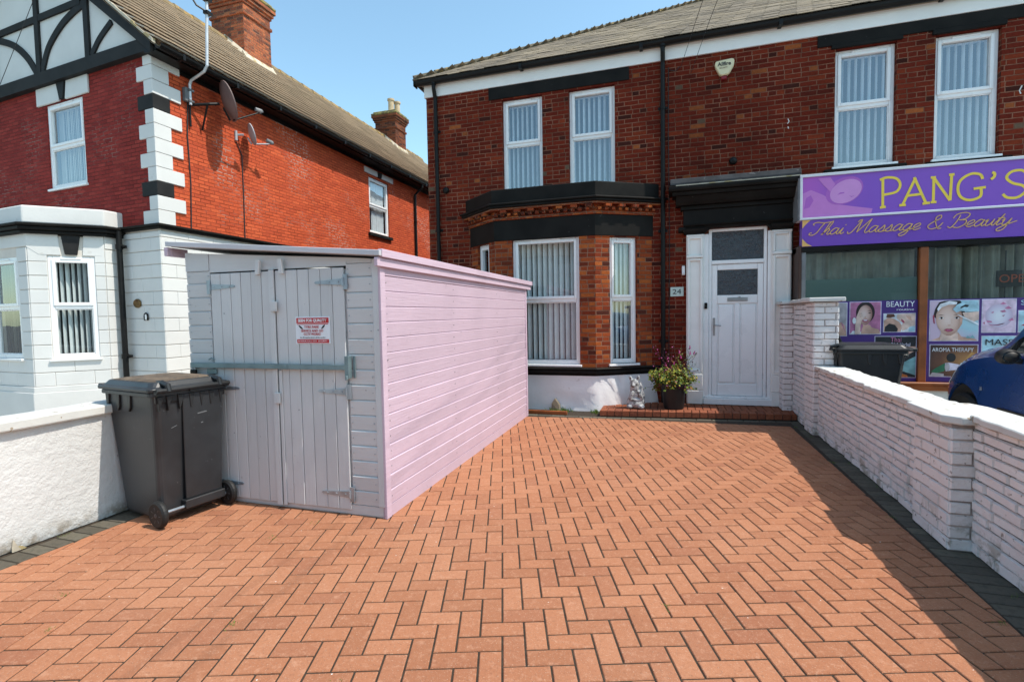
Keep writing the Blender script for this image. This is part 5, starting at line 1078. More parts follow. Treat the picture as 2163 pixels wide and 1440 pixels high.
# gable
tc=2.78; sl_=.835; zg=5.30
gz=lambda t:5.385+sl_*(t if t<tc else 2*tc-t)
b=MB(); fprism(b,[(-.02,zg),(-.02,gz(0)),(tc,gz(tc)),(2*tc,gz(2*tc)),(2*tc,zg)],.0,.05); b.build('gable_panel',M['white'],NH)
b=MB(); d0,d1=.052,.085
fprism(b,[(-.16,5.265),(-.10,5.45),(2*tc+.2,5.47),(2*tc+.2,5.265)],.0,.095)
fprism(b,[(1.42,6.25),(1.42,6.35),(4.2,6.35),(4.2,6.25)][::1],d0,d1-.004)
for t in (1.30,2.57,3.84): fprism(b,[(t-.055,5.46),(t-.055,gz(t)-.05),(t+.055,gz(t)-.05),(t+.055,5.46)],d0,d1)
def arc(pts,wd):
    P=smooth(pts,6); L_,R_=[],[]
    for i,p in enumerate(P):
        d=(P[min(i+1,len(P)-1)]-P[max(i-1,0)]).normalized(); n=Vector((-d.y,d.x))*wd/2; L_.append(p+n); R_.append(p-n)
    for i in range(len(P)-1): fprism(b,[tuple(L_[i]),tuple(L_[i+1]),tuple(R_[i+1]),tuple(R_[i])],d0,d1-.008)
arc([(2.50,5.47),(2.30,5.80),(1.95,6.05),(1.62,6.18),(1.33,6.25)],.105); arc([(2.64,5.47),(2.90,5.78),(3.28,6.05),(3.85,6.26)],.105); arc([(1.22,5.47),(1.02,5.66),(.72,5.84)],.085)
b.build('gable_timbers',M['timber'],NH)
b=MB()
for s_ in (0,1):
    tt=(lambda t:t) if s_==0 else (lambda t:2*tc-t)
    fprism(b,[(tt(-.20),gz(0)-.17-.02),(tt(tc),gz(tc)-.20),(tt(tc),gz(tc)+.03),(tt(-.20),gz(0)-.17+.02+.14)],.09,.135)
b.build('bargeboard',M['timber'],NH,bevel=.004)
# roof
RX=-9.95; EZ=5.33; pit=math.tan(R(40)); LR=(XL+.25-RX)/math.cos(R(40)); up_=(-math.cos(R(40)),0,math.sin(R(40)))
b=MB(); rg2=random.Random(17)
y0=CY-.17
tiles(b,(XL+.25,19.4,EZ),(XL+.25,y0,EZ),up_,LR,gauge=.245,th=.080,col=.30,shr0=0,shr1=.02,rng=rg2,lip=.022,jit=.002)
b.poly([(XL+.24,y0,EZ-.03),(XL+.24,19.4,EZ-.03),(RX,19.4,EZ-.03+(XL+.24-RX)*pit),(RX,y0,EZ-.03+(XL+.24-RX)*pit),(RX-3.3,y0,EZ-.03),(RX-3.3,19.4,EZ-.03)],[(0,1,2,3),(3,2,5,4)])
b.build('tiled_roof',M['tile'],NH)
b=MB(); y=y0; RZ=EZ+(XL+.25-RX)*pit
while y<19.4: b.tube([(RX,y,RZ+.0),(RX,y+.44,RZ-.01)],[.13,.12],8); y+=.43
b.build('ridge_tile',M['ridge'],NH)
b=MB()
for i in range(30):
    d=LR*i/30; p=Vector((XL+.26,y0-.01,EZ-.02))+Vector(up_)*d; j=rg2.uniform(.03,.055)
    b.prism([p,p+Vector(up_)*(LR/30),p+Vector(up_)*(LR/30)+Vector((.0,0,j)),p+Vector((0,0,j))],(0,.05,0))
b.build('verge_mortar',M['mortar'],NH)
b=MB(); gutter(b,(XL+.29,y0+.05),(XL+.29,19.4),EZ-.03,.06,n=(1,0,0)); b.box(XL+.02,XL+.235,y0+.06,19.4,EZ-.10,EZ-.04); b.box(XL,XL+.02,CY+.02,19.4,EZ-.16,EZ-.04)
for k_ in range(15): yy=y0+.4+k_*.95; b.box(XL+.225,XL+.355,yy-.02,yy+.02,EZ-.10,EZ-.015)
b.build('gutter',M['black_gloss'],NH)
b=MB(); yy=13.25; b.tube([(XL+.28,yy,EZ-.08),(XL+.28,yy,EZ-.16),(XL+.05,yy,EZ-.36),(XL+.05,yy,.1)],.036,10)
for z in (4.2,3.0): b.tube([(XL+.05,yy,z-.03),(XL+.05,yy,z+.03)],.044,10)
b.build('downpipe',M['black_gloss'],NH)
# chimneys
def chimney(x0,x1,y0_,y1_,zb_,zt_,label,pots,bm='chimney_brick'):
    b=MB(); b.box(x0,x1,y0_,y1_,zb_,zt_-.62)
    for z0,z1,o in ((zt_-.62,zt_-.55,.035),(zt_-.548,zt_-.36,.0),(zt_-.36,zt_-.29,.03),(zt_-.288,zt_-.21,.065),(zt_-.208,zt_-.12,.10)): b.box(x0-o,x1+o,y0_-o,y1_+o,z0,z1)
    c=b.build('chimney',M[bm],NH,bevel=.008); c['label']=label
    b=MB(); b.box(x0-.11,x1+.11,y0_-.11,y1_+.11,zt_-.119,zt_-.05); b.prism([(x0-.05,y0_-.05,zt_-.05),(x1+.05,y0_-.05,zt_-.05),(x1+.05,y1_+.05,zt_-.05),(x0-.05,y1_+.05,zt_-.05)],(0,0,.07)); b.build('chimney_cap',M['lichen'],c,bevel=.02)
    for (px,py) in pots:
        b=MB(); b.lathe([(.13,0),(.12,.05),(.105,.10),(.10,.42),(.13,.44),(.13,.50),(.10,.50),(.085,.42),(.08,.05)],(px,py,zt_+.0),16); b.build('chimney_pot',M['terracotta'],c,smooth=False)
    b=MB(); o=.09
    zr=lambda x:EZ+.05+(XL+.25-max(x,RX))*pit if x>RX else EZ+.05+(XL+.25-RX)*pit-(RX-x)*pit
    for (xa,xb,ya,yb) in ((x1-.02,x1+o,y0_-o*.6,y1_+o*.6),):
        b.prism([(xa,ya,zr(xa)-.05),(xb,ya,zr(xb)-.05),(xb,ya,zr(xb)+.035),(xa,ya,zr(xa)+.11)],(0,yb-ya,0))
    b.prism([(x1+o*.6,y0_-o,zr(x1+o*.6)-.03),(RX,y0_-o,zr(RX)-.03),(RX,y0_-.0,zr(RX)+.12),(x1+o*.6,y0_-.0,zr(x1+o*.6)+.12)][:4],(0,.03,0))
    b.build('flashing',M['mortar'],c)
chimney(-10.33,-9.38,9.72,10.56,6.9,9.17,'nearer large brick chimney on the ridge',[(-9.6,9.95),(-9.6,10.32),(-10.1,9.95),(-10.1,10.32)])
chimney(-10.25,-9.42,16.6,17.35,6.9,8.93,'far chimney with two buff pots at the end of the ridge',[(-9.70,16.82),(-9.62,17.12)],'far_chimney_brick')
# bay of the left house
def isec(p,d,q,e):
    dn=d[0]*e[1]-d[1]*e[0]; s_=((q[0]-p[0])*e[1]-(q[1]-p[1])*e[0])/dn; return (p[0]+d[0]*s_,p[1]+d[1]*s_)
NA,NB=(-8.47,4.717),(-7.83,5.347); NC=fp(.835); ND=(NA[0]+ft.x*2.0,NA[1]+ft.y*2.0); NE=(ND[0]-.62,ND[1]+.72)
out=[NE,ND,NA,NB,(-7.83,NC[1])]
def off(poly,d):
    L_=[]
    for i in range(len(poly)-1):
        p,q=poly[i],poly[i+1]; l=seg(p,q); n=((q[1]-p[1])/l,-(q[0]-p[0])/l); L_.append(((p[0]+n[0]*d,p[1]+n[1]*d),(q[0]-p[0],q[1]-p[1])))
    o=[L_[0][0]]
    for i in range(len(L_)-1): o.append(isec(L_[i][0],L_[i][1],L_[i+1][0],L_[i+1][1]))
    p,d_=L_[-1]; o.append((p[0]+d_[0],p[1]+d_[1])); return o
def nbay(mb,d,z0,z1):
    o=off(out,d); mb.prism([(x,y,z0) for x,y in o]+[(*fp(.8,-.1),z0),(*fp(4,-.1),z0)],(0,0,z1-z0))
lc=seg(NA,NB); tcn=((NB[0]-NA[0])/lc,(NB[1]-NA[1])/lc)
ib=off(out,-.05); A2,B2,D2,E2,F2=ib[2],ib[3],ib[1],ib[0],ib[4]; l2=seg(A2,B2)
cw=(.205,.735,.985,2.435); fw_=(1.10,1.80,1.0,2.43); fl=seg(D2,A2)
fw_=(fl-.95,fl-.24,1.0,2.43)
b=MB(); wall(b,A2,B2,0,2.72,[cw]); wall(b,D2,A2,0,2.72,[fw_]); wall(b,E2,D2,0,2.72); wall(b,B2,F2,0,2.72); b.build('bay_wall',M['white_groove'],NH)
b=MB(); rust(b,A2,B2,.60,2.55,[cw],ins0=0,ins1=0); rust(b,D2,A2,.60,2.55,[fw_]); rust(b,E2,D2,.60,2.55); rust(b,B2,F2,.60,2.55)
b.build('bay_courses',M['white'],NH,bevel=.006)
b=MB(); nbay(b,-.005,0,.52); nbay(b,-.018,.52,.60); b.build('bay_plinth',M['white'],NH,bevel=.006); b=MB()
t3=Vector((*tcn,0)); n3=Vector((t3.y,-t3.x,0)); a3=Vector((*A2,0))
def cprism(mb,pts,d0,d1,a=a3,t=t3,n=n3): mb.prism([a+t*s_+n*d0+Vector((0,0,z)) for s_,z in pts],n*(d1-d0))
cprism(b,[(-.01,2.555),(.12,2.45),(.36,2.45),(.34,2.74),(-.01,2.74)],0,.016); cprism(b,[(l2,2.555),(.83,2.45),(.60,2.45),(.62,2.74),(l2,2.74)],0,.016)
nv=Vector((*A2,0))-Vector((*D2,0)); nv.normalize(); nn4=Vector((nv.y,-nv.x,0)); b.prism([Vector((*D2,2.56))+nn4*.0,Vector((*A2,2.56)),Vector((*A2,2.74)),Vector((*D2,2.74))],nn4*.016)
q_=Vector((*F2,0))-Vector((*B2,0)); q_.normalize(); nn5=Vector((q_.y,-q_.x,0)); b.prism([Vector((*B2,2.56)),Vector((*F2,2.56)),Vector((*F2,2.74)),Vector((*B2,2.74))],nn5*.016)
b.build('bay_frieze',M['white'],NH,bevel=.006)
b=MB(); cprism(b,[(.41,2.46),(.545,2.46),(.585,2.735),(.375,2.735)],0,.04); b.build('keystone',M['timber'],NH,bevel=.004)
b=MB(); nbay(b,.03,2.735,2.78); nbay(b,.06,2.782,2.835); nbay(b,.09,2.837,2.875); b.build('bay_cornice',M['black'],NH,bevel=.01)
b=MB(); nbay(b,.0,2.877,3.12); b.build('bay_parapet',M['white'],NH,bevel=.02,seg=2)
window(NH,A2,tcn,cw[0],cw[1],cw[2],cw[3],1.72,setb=.0,label='ground floor bay window with white vertical blinds',slat=.066,tilt=-64,hw=.036,bm='blind',sill=.05)
window(NH,D2,(nv.x,nv.y),fw_[0],fw_[1],fw_[2],fw_[3],1.72,setb=.0,label='front bay window cut off by the left edge of the picture',slat=.08,tilt=35,bm='blind_cream',sill=.05)
b=MB(); x_,y_=-7.765,5.50; b.tube([(x_,y_,2.83),(x_,y_,.1)],.038,12)
for z in (2.60,.98): b.tube([(x_,y_,z-.035),(x_,y_,z+.035)],.048,12); b.box(x_-.085,x_+.085,y_+.02,y_+.05,z-.02,z+.02); b.lathe([(0,0),(.02,.0),(.02,.02),(0,.03)],(x_+.075,y_-.0,z),8)
b.build('downpipe',M['black_gloss'],NH)
# plaque & lamp
px_,py_=fp(.55,.02)
t=thing('oval_plaque','oval aged brass plaque on the white wall beside the downpipe','plaque',(px_,py_,1.68)); b=MB(); Rf=Matrix.Rotation(-fa,4,'Z')@Matrix.Rotation(R(90),4,'X')
b.lathe([(0,0),(.085,0),(.085,.01),(.078,.018),(.07,.014),(0,.014)],(px_,py_,1.763),28,Rf,1,.78); b.build('oval_plate',M['brass'],t); 
text(t,'number','76',0,0,.035,'print_brown',0,.05,T=Matrix.Translation((px_+.03-.055,py_-.018,1.775))@Matrix.Rotation(-fa,4,'Z'))
px_,py_=fp(.36,.02)
t=thing('wall_lamp','tiny black and white horseshoe shaped door fitting below the oval plaque','wall fitting',(px_,py_,1.5)); b=MB(); b.tube([(px_+dx,py_-.012,1.56+dz) for dx,dz in [(-.028,-.05),(-.035,0),(-.028,.04),(0,.058),(.028,.04),(.035,0),(.028,-.05)]],.011,8); b.build('rim',M['black_gloss'],t)
b=MB(); b.box(px_-.02,px_+.02,py_-.02,py_+.0,1.52,1.60); b.build('cover',M['upvc'],t,bevel=.006)
# ---- dishes, aerial, cables
def dish(label,c,n,r,mat,arm,lnb,mat2,ribs):
    t=thing('satellite_dish',label,'satellite dish',c); n=Vector(n).normalized(); z=Vector((0,0,1)); u=z.cross(n).normalized(); v=n.cross(u); C_=Vector(c)
    Mx=Matrix(((u.x,v.x,n.x,0),(u.y,v.y,n.y,0),(u.z,v.z,n.z,0),(0,0,0,1)))
    b=MB(); pr=[(r*i/8,.16*r*((i/8)**2)*1.3) for i in range(9)]; prof=[(a if a>0 else .0001,h) for a,h in pr]+[(r+.012,pr[-1][1]+.003),(r+.012,pr[-1][1]-.012)]+[(a if a>0 else .0001,h-.012) for a,h in pr[::-1]]
    b.lathe(prof,c,36,Mx,.9,1.0); b.build('reflector',M[mat],t,smooth=False)
    b=MB()
    for path,rr_ in arm: b.tube(path,rr_,8)
    b.build('bracket',M[ribs],t)
    b=MB(); e=Vector(lnb); b.tube([C_-v*r*.98+n*.02,e],.012,8); b.tube([C_-v*r*.98-n*.03,C_-n*.06-v*r*.3],.014,8); b.build('lnb_arm',M[mat2],t)
    b=MB(); d_=(C_-e).normalized(); b.tube([e-d_*.05+Vector((0,0,.04)),e+d_*.05+Vector((0,0,.045))],[.035,.03],10); b.tube([e-d_*.07+Vector((0,0,.05)),e-d_*.02+Vector((0,0,.01))],.02,8); b.build('lnb',M['lead'],t); return t
dish('large brown grey satellite dish on a black arm high on the red side wall',(-6.70,6.495,4.938),(.48,.80,.32),.29,'dish',
 [([(-6.97,6.12,4.78),(-6.80,6.30,4.84),(-6.74,6.42,4.88)],.022),([(-6.97,6.10,4.95),(-6.97,6.10,4.45)],.014),([(-6.97,6.30,4.46),(-6.82,6.28,4.82)],.014)],(-6.48,6.95,4.90),'black_gloss','black_gloss')
dish('small pale grey satellite dish lower on the red side wall',(-6.83,7.12,4.65),(.55,.78,.28),.165,'dish_grey',
 [([(-6.99,6.99,4.62),(-6.90,7.05,4.63)],.018),([(-6.985,6.97,4.68),(-6.985,6.97,4.52)],.022)],(-6.69,7.40,4.56),'dish_grey','dish_grey')
t=thing('aerial_pole','tall white aerial pole bracketed to the side wall and bent out past the eaves','aerial pole',(-6.95,6.08,4.75)); b=MB()
b.tube([tuple((p[0],p[1],p[2])) for p in [(-6.93,6.08,4.76),(-6.93,6.08,5.06),(-6.90,6.085,5.12),(-6.66,6.10,5.22),(-6.61,6.11,5.30),(-6.60,6.14,6.1),(-6.60,6.22,7.6)]],.021,10); b.build('pole',M['steel'],t)
b=MB(); b.box(-6.99,-6.93,6.00,6.11,4.80,5.0); b.box(-6.96,-6.90,6.04,6.13,4.80,4.83); b.box(-6.96,-6.90,6.04,6.13,4.96,4.99); b.build('wall_bracket',M['lead'],t,bevel=.004)
b=MB()
for z in (6.06,6.25,6.45): b.box(-6.63,-6.55,6.10,6.20,z,z+.04)
b.tube([(-6.6,6.10,6.10),(-6.66,6.02,6.14),(-6.70,5.98,6.24),(-6.68,5.97,6.32)],.014,6); b.tube([(-6.6,6.12,6.28),(-6.68,6.04,6.26),(-6.73,5.97,6.34),(-6.76,5.94,6.5)],.013,6); b.tube([(-6.60,6.16,6.5),(-6.8,5.9,6.2),(-6.82,5.88,6.9)],.004,5); b.build('clamp',M['black_gloss'],t)
t=thing('wall_cable','thin black aerial cable running down the red side wall next to the white quoins','cable',(-6.99,6.06,2.9)); b=MB(); b.tube([(-6.985,6.08,4.8),(-6.988,6.05,4.3),(-6.988,6.07,3.6),(-6.988,6.04,2.9)],.009,6); b.build('cable',M['cable'],t)
t=thing('wall_cable','thin black cable running down the red side wall below the small grey dish','cable',(-6.99,7.1,2.9)); b=MB(); b.tube([(-6.985,6.97,4.5),(-6.988,7.08,4.3),(-6.988,7.08,3.6),(-6.988,7.07,2.9)],.009,6); b.build('cable',M['cable'],t)
t=thing('overhead_wire','thin dark wire crossing in front of the timber gable at the top left','telephone wire',(-7.3,4.5,5.8)); b=MB(); b.tube([(-6.6,3.2,6.9),(-7.346,4.5,5.825),(-9.996,5.0,4.014),(-11,5.3,3.3)],.004,5); b.build('wire',M['cable'],t)
# ================================================================== PLANT, STATUE, ODDMENTS
t=thing('potted_plant','round black pot of yellow green and purple flowering plants on the door step','potted plant',(.06,7.88,.09)); b=MB()
b.lathe([(.135,0),(.142,.01),(.172,.325),(.185,.33),(.190,.372),(.176,.375),(.165,.34)],(.065,7.74,.092),32); b.build('pot',M['pot'],t)
b=MB(); b.lathe([(.001,.34),(.165,.34)],(.065,7.74,.092),24); b.build('soil',M['joint'],t)
rl=random.Random(31); lf=MB(); stm=MB(); bd=MB(); mg=MB()
def leafq(mb,p,s,rng):
    a=Vector((rng.gauss(0,1),rng.gauss(0,1),rng.gauss(0,.7))).normalized(); c_=a.orthogonal().normalized(); w_=s*.42
    mb.poly([p,p+a*s*.5+c_*w_,p+a*s,p+a*s*.5-c_*w_],[(0,1,2,3)])
def sprig(base,tip,n,s,spread,mb):
    P=[base.lerp(tip,i/6)+Vector((rl.gauss(0,.008),rl.gauss(0,.008),0))*i for i in range(7)]; stm.tube(P,[.0035*(1-.09*i) for i in range(7)],4)
    for i in range(n):
        u=rl.random()**.7; k_=min(5,int(u*6)); p=P[k_].lerp(P[k_+1],u*6-k_)+Vector((rl.gauss(0,spread),rl.gauss(0,spread),rl.gauss(0,spread)))
        leafq(mb,p,s*rl.uniform(.6,1.3),rl)
cx,cy,cz=.065,7.74,.43
for i in range(110):
    a=rl.uniform(0,6.28); rr_=rl.uniform(.04,.31); base=Vector((cx+.08*math.cos(a),cy+.08*math.sin(a),cz)); tip=Vector((cx-.03+rr_*1.15*math.cos(a),cy+rr_*.7*math.sin(a),cz+rl.uniform(.02,.36)-rr_*.35)); sprig(base,tip,30,.040,.022,lf)
for i in range(9):
    a=rl.uniform(-.6,.6); base=Vector((cx+.06,cy,cz)); tip=Vector((cx+.12+rl.gauss(0,.09),cy+rl.gauss(0,.06),cz+rl.uniform(.34,.60))); sprig(base,tip,16,.026,.018,lf)
    if i%2==0: mg.tube([tip,tip+Vector((rl.gauss(0,.01),0,.05))],[.012,.004],5)
for i in range(16):
    base=Vector((cx+rl.gauss(0,.05),cy+rl.gauss(0,.04),cz)); tip=Vector((cx+rl.uniform(-.28,-.0) if i%2 else cx+rl.uniform(.15,.40),cy+rl.gauss(0,.06),cz+rl.uniform(.25,.62))); P=[base.lerp(tip,k_/5)+Vector((rl.gauss(0,.007)*k_,0,rl.gauss(0,.004)*k_)) for k_ in range(6)]
    stm.tube(P,[.003]*5+[.002],4); bd.lathe([(.0005,-.010),(.010,-.004),(.011,.006),(.0005,.012)],P[-1],7)
    if i%2: 
        for k_ in range(8): leafq(mg,P[-1].lerp(P[2],rl.random())+Vector((rl.gauss(0,.012),rl.gauss(0,.012),0)),.022,rl)
lf.build('foliage',M['leaf'],t); stm.build('stems',M['stem'],t); tag(bd.build('seed_heads',M['bud'],t),kind='stuff'); tag(mg.build('purple_flowers',M['magenta'],t),kind='stuff')
# statue: a crouching long eared animal with a big belly
t=thing('garden_statue','weathered white stone statue of a seated long eared animal on the door step','statue',(-.46,7.66,.09)); bm=bmesh.new()
def blob(c,r,rot=0,ax='Y'):
    m_=Matrix.Translation(Vector((-.47,7.66,.09))+Vector(c))@Matrix.Rotation(R(rot),4,ax)@Matrix.Diagonal((*r,1)); bmesh.ops.create_icosphere(bm,subdivisions=3,radius=1,matrix=m_)
blob((0,0,.09),(.135,.12,.10)); blob((.0,-.02,.075),(.12,.11,.08)); blob((.005,0,.20),(.10,.09,.12)); blob((-.015,-.02,.30),(.07,.07,.085)); blob((-.02,-.03,.375),(.062,.065,.06),12); blob((-.035,-.085,.35),(.034,.045,.030)); blob((-.07,-.02,.435),(.022,.018,.045),-16); blob((.035,-.01,.44),(.022,.018,.05),14)
blob((-.06,-.085,.20),(.030,.035,.07),22); blob((.07,-.08,.20),(.028,.035,.075),-20); blob((-.08,-.08,.035),(.05,.06,.036)); blob((.08,-.08,.035),(.05,.06,.036)); blob((.09,.0,.24),(.03,.04,.15),-12); blob((.0,-.10,.135),(.075,.022,.018))
me=bpy.data.meshes.new('figure'); bm.to_mesh(me); bm.free()
for v in me.vertices: v.co-=Vector(OFF[t.name])
me.materials.append(M['stone']); fo=bpy.data.objects.new('figure',me); col.objects.link(fo); fo.parent=t
rm=fo.modifiers.new('remesh','REMESH'); rm.mode='VOXEL'; rm.voxel_size=.008; rm.use_smooth_shade=True
tx=bpy.data.textures.new('stone_lumps','CLOUDS'); tx.noise_scale=.035; dm=fo.modifiers.new('lumps','DISPLACE'); dm.texture=tx; dm.strength=.014; dm.mid_level=.5
b=MB(); 
for dx in (-.075,.033): b.lathe([(.0005,-.012),(.011,-.006),(.011,.006),(.0005,.012)],(-.47+dx,7.622,.535),8)
b.build('ear_hollow',M['bud'],t)
# oddments by the bay: plank, timber edge, broken slate, weeds
t=thing('orange_plank','short orange painted plank lying on the ground at the foot of the bay','plank',(-1.7,7.42,0)); b=MB(); b.box(-.2,.16,-.03,.03,0,.035,Matrix.Translation((-1.74,7.44,0))@Matrix.Rotation(R(8),4,'Z')); b.build('board',M['plank'],t,bevel=.004)
t=thing('timber_edging','weathered brown timber strip on the ground beside the far shed corner','timber',(-2.0,7.45,0)); b=MB(); b.box(-2.2,-1.45,7.36,7.40,0,.05); b.build('board',M['brown_wood'],t,bevel=.004)
t=thing('broken_slate','small pointed grey slate leaning on the white bay plinth','slate',(-1.66,7.66,0)); b=MB(); b.prism([(-1.75,7.62,0),(-1.62,7.60,0),(-1.63,7.63,.10),(-1.70,7.66,.19),(-1.74,7.64,.12)],(.02,.03,0)); b.build('slate',M['slate'],t)
b=MB(); rr=random.Random(5)
for i in range(150):
    x=rr.choice([-1.58,-1.52,-1.05,-1.72])+rr.gauss(0,.05); y_=7.58+rr.gauss(0,.06); a=rr.uniform(0,6.28); l=rr.uniform(.01,.04)
    b.poly([(x,y_,0),(x+.012,y_+.004,.01),(x+math.cos(a)*l,y_+math.sin(a)*l,rr.uniform(.02,.08))],[(0,1,2)])
tag(b.build('bay_weeds',M['grass']),'loose green weeds along the foot of the white bay plinth','weeds',kind='stuff')
# ================================================================== CAR
CR=thing('parked_car','glossy blue small hatchback parked nose in on the shop forecourt, half hidden by the wall','car',(3.62,4.8,0))
YN=6.66; XC=3.63   # nose y, centre x ; u = distance back from the nose
S=[ # u, z_low, half_low, z_mid, half_mid, z_belt, half_belt, z_top, half_top, z_crown
 (0.00,.34,.45,.42,.58,.56,.60,.66,.46,.68),(.03,.28,.60,.42,.68,.62,.68,.73,.55,.765),(.12,.24,.68,.45,.765,.70,.745,.83,.62,.865),(.30,.22,.73,.48,.805,.80,.765,.915,.62,.955),(.55,.22,.76,.50,.825,.875,.785,.975,.64,1.02),(.80,.22,.77,.50,.83,.915,.795,1.02,.66,1.06),(.92,.22,.77,.50,.835,.93,.80,1.05,.67,1.085),
 (1.20,.22,.775,.50,.84,.95,.805,1.22,.70,1.26),(1.50,.22,.775,.50,.84,.96,.805,1.37,.64,1.41),(1.9,.22,.775,.50,.84,.965,.805,1.43,.60,1.47),(2.5,.22,.775,.50,.84,.975,.80,1.44,.59,1.48),(3.1,.22,.775,.50,.835,.985,.79,1.41,.57,1.45),(3.5,.24,.76,.50,.82,.99,.77,1.22,.60,1.26),(3.72,.26,.70,.50,.78,.97,.72,1.02,.60,1.04),(3.80,.32,.62,.5,.70,.80,.66,.86,.55,.88)]
def sec(r_):
    u,zl,hl,zm,hm,zb_,hb,zt_,ht,zc=r_; y=YN-u; up_z=lambda z:z+.09*min(1,max(0,(z-.5)/.4)); zb_,zt_,zc=up_z(zb_),up_z(zt_),up_z(zc)
    h=[(0,zl),(hl,zl),(hl+.02,zl+.05),(hm,zm-.08),(hm+.005,zm+.06),((hm+hb)/2+.012,(zm+zb_)/2+.03),(hb,zb_),(hb-.03,zb_+.02),((hb+ht)/2,(zb_+zt_)/2+.012),(ht,zt_),(ht*.5,(zt_+zc*2)/3),(0,zc)]
    return [Vector((XC-x,y,z)) for x,z in h]+[Vector((XC+x,y,z)) for x,z in h[::-1][1:-1]]
# resample for smoothness
rows=[]
for i in range(len(S)-1):
    for j in range(3): t_=j/3; rows.append(tuple(a*(1-t_)+b_*t_ for a,b_ in zip(S[i],S[i+1])))
rows.append(S[-1])
secs=[sec(r_) for r_ in rows]; n=len(secs[0]); b=MB()
b.poly([p for s_ in secs for p in s_],[(i*n+j,i*n+(j+1)%n,(i+1)*n+(j+1)%n,(i+1)*n+j) for i in range(len(secs)-1) for j in range(n)]+[tuple(range(n-1,-1,-1)),tuple((len(secs)-1)*n+j for j in range(n))])
body=b.build('body',M['car'],CR,smooth=True); fixn(body)
cut=MB(); 
for u in (.50,3.0):
    for sx in (-1,1): cut.lathe([(.0005,-.14),(.40,-.14),(.40,.14),(.0005,.14)],(XC+sx*.80,YN-u,.325),32,Matrix.Rotation(R(90),4,'Y'))
co=cut.build('arch_cutter',M['car_trim'],CR); fixn(co)
bo=body.modifiers.new('arches','BOOLEAN'); bo.object=co; bo.operation='DIFFERENCE'; bo.solver='EXACT'
dg=bpy.context.evaluated_depsgraph_get(); dg.update(); nm=bpy.data.meshes.new_from_object(body.evaluated_get(dg)); body.modifiers.clear(); body.data=nm; nm.name='body'; bpy.data.objects.remove(co)
if hasattr(nm,'polygons'): (nm.polygons.foreach_set('use_smooth',[True]*len(nm.polygons)),nm.set_sharp_from_angle(angle=R(32)))
for u in (.50,3.0):
    for sx in (-1,1):
        Ry=Matrix.Rotation(R(90),4,'Y'); c_=(XC+sx*.725,YN-u,.315)
        b=MB(); b.lathe([(.20,-.09),(.285,-.095),(.312,-.07),(.315,0),(.312,.07),(.285,.095),(.20,.09)],c_,36,Ry); wt=b.build('wheel',M['rubber'],CR)
        b=MB(); b.lathe([(.0005,.06),(.04,.065),(.05,.05),(.175,.055),(.195,.075),(.195,-.075),(.175,-.055),(.05,-.05),(.04,-.065),(.0005,-.06)],c_,36,Ry)
        for k_ in range(8):
            a=k_*math.pi/4
            for s2 in (-1,1): b.tube([Vector(c_)+Vector((s2*.062,.04*math.cos(a),.04*math.sin(a))),Vector(c_)+Vector((s2*.066,.175*math.cos(a),.175*math.sin(a)))],[.022,.014],6)
        b.build('hubcap',M['hubcap'],wt)
        b=MB(); b.lathe([(.0005,-.10),(.395,-.10),(.395,.10),(.0005,.10)],(XC+sx*.66,YN-u,.325),28,Ry); b.build('arch_liner',M['car_trim'],CR)
def at_u(u): 
    for i in range(len(S)-1):
        if S[i][0]<=u<=S[i+1][0]: t_=(u-S[i][0])/(S[i+1][0]-S[i][0]); return sec(tuple(a*(1-t_)+b_*t_ for a,b_ in zip(S[i],S[i+1])))
def side(u,k_,push=.004,sx=-1):
    k0=int(k_); s_=at_u(u); p=s_[k0].lerp(s_[k0+1],k_-k0); p=Vector((p.x-push,p.y,p.z))
    if sx>0: p.x=2*XC-p.x
    return p
def panel(name,mat,us,ka,kb,push=.006,parent=CR):
    for sx in (-1,1):
        b=MB(); P=[side(u,ka(u),push,sx) for u in us]+[side(u,kb(u),push,sx) for u in us][::-1]; n_=len(us)
        V_=P; b.poly(V_,[(i,i+1,2*n_-2-i,2*n_-1-i) for i in range(n_-1)]); o=b.build(name,mat,parent)
        so_=o.modifiers.new('thick','SOLIDIFY'); so_.thickness=.006; so_.offset=0
panel('side_window',M['car_glass'],[1.02+.1*i for i in range(14)],lambda u:7.15,lambda u:7.2+min(1,(u-.98)/.50)*1.65)
panel('side_window',M['car_glass'],[2.42+.1*i for i in range(10)],lambda u:7.15,lambda u:8.85-max(0,(u-3.0))*1.2)
panel('rubbing_strip',M['car_trim'],[1.15+.15*i for i in range(10)],lambda u:3.55,lambda u:4.15,.012)
panel('headlight',M['lamp_glass'],[.05,.09,.13,.18,.23,.28],lambda u:5.3+(u-.05)*2.4,lambda u:7.7+(u-.05)*.8,.006)
panel('side_indicator',M['lamp_glass'],[.84,.855,.87],lambda u:4.62,lambda u:4.78,.008)
b=MB(); # windscreen
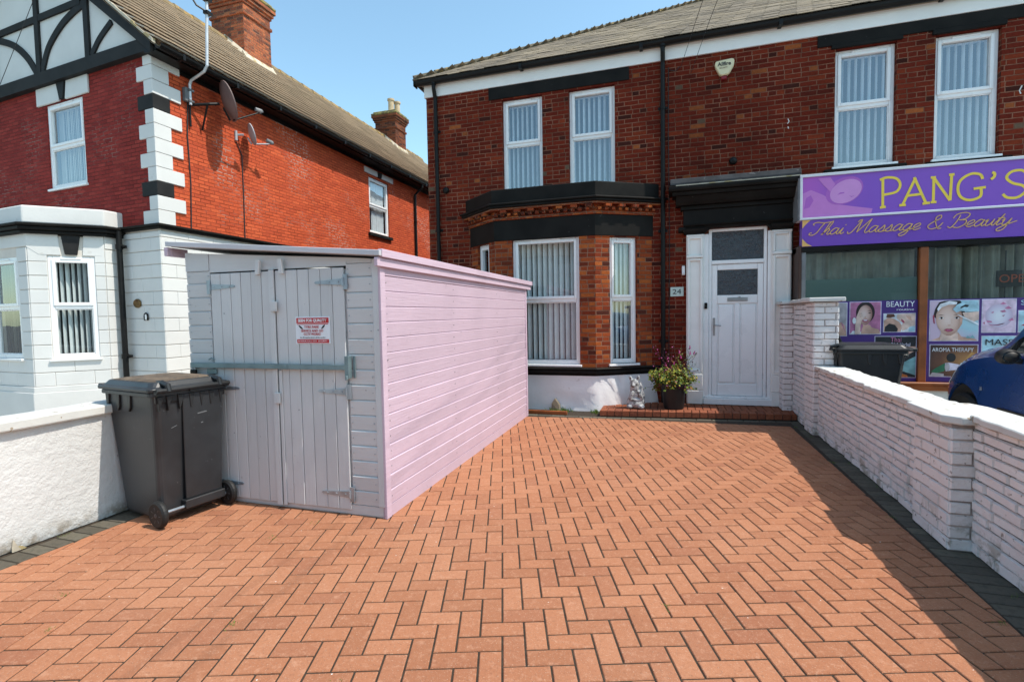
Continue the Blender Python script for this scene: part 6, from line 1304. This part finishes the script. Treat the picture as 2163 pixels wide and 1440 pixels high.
for i in range(6):
    ua,ub=.96+i*.1,1.06+i*.1
    P=[]
    for u in (ua,ub):
        s_=at_u(u); P.append([s_[9]+Vector((.03,.0,.012)),s_[10]+Vector((0,0,.012)),s_[11]+Vector((0,0,.012)),Vector((2*XC-s_[10].x,s_[10].y,s_[10].z+.012)),Vector((2*XC-s_[9].x-.03,s_[9].y,s_[9].z+.012))])
    b.poly(P[0]+P[1],[(k_,k_+1,5+k_+1,5+k_) for k_ in range(4)])
b.build('windscreen',M['car_glass'],CR)
for sx in (-1,1):
    b=MB(); c_=Vector((XC+sx*.90,YN-1.36,1.06)); bm_=bmesh.new(); 
    b.lathe([(.0005,-.07),(.04,-.06),(.066,-.02),(.070,.03),(.060,.045)],c_,18,Matrix.Rotation(R(-90),4,'X'),1.15,.95); b.tube([c_+Vector((-sx*.10,.0,-.04)),c_+Vector((-sx*.03,0,-.03))],.025,8); mo=b.build('door_mirror',M['car_trim'],CR,smooth=True)
    b=MB(); b.lathe([(.0005,0),(.055,0),(.055,.004),(.0005,.004)],c_+Vector((0,-.048,0)),18,Matrix.Rotation(R(90),4,'X'),1.15,.95); b.build('mirror_glass',M['car_glass'],mo); bm_.free()
b=MB(); b.box(XC-.45,XC+.45,YN-.03,YN+.012,.36,.50); b.build('front_grille',M['car_trim'],CR,bevel=.01)
CR.location.z+=.015

# ================================================================== HOUSES ACROSS THE ROAD (out of view; added for reflections, pale for fill light)
for i in range(5):
    x0=-24+i*10.0; t=thing('opposite_house','unseen pale rendered house across the road, added for pane reflections and fill light','house',(x0+4.5,-21,0),'houses across the road')
    b=MB(); wall(b,(x0+9,-18),(x0,-18),0,5.4,[(1,2.2,3.2,4.8),(6.2,7.4,3.2,4.8),(1,3,.8,2.4),(6,7,0,2.2)]); b.box(x0,x0+9,-26,-18.3,0,5.4); b.build('wall',M['coping'],t)
    b=MB(); b.prism([(x0-.2,-17.6,5.3),(x0-.2,-22,8.4),(x0-.2,-26.4,5.3)],(9.4,0,0)); b.build('roof',M['slate'],t)
    b=MB()
    for a0,a1,c0,c1 in [(1,2.2,3.2,4.8),(6.2,7.4,3.2,4.8),(1,3,.8,2.4),(6,7,0,2.2)]: b.box(x0+9-a1,x0+9-a0,-18.12,-18.06,c0,c1)
    b.build('window',M['upvc'],t)
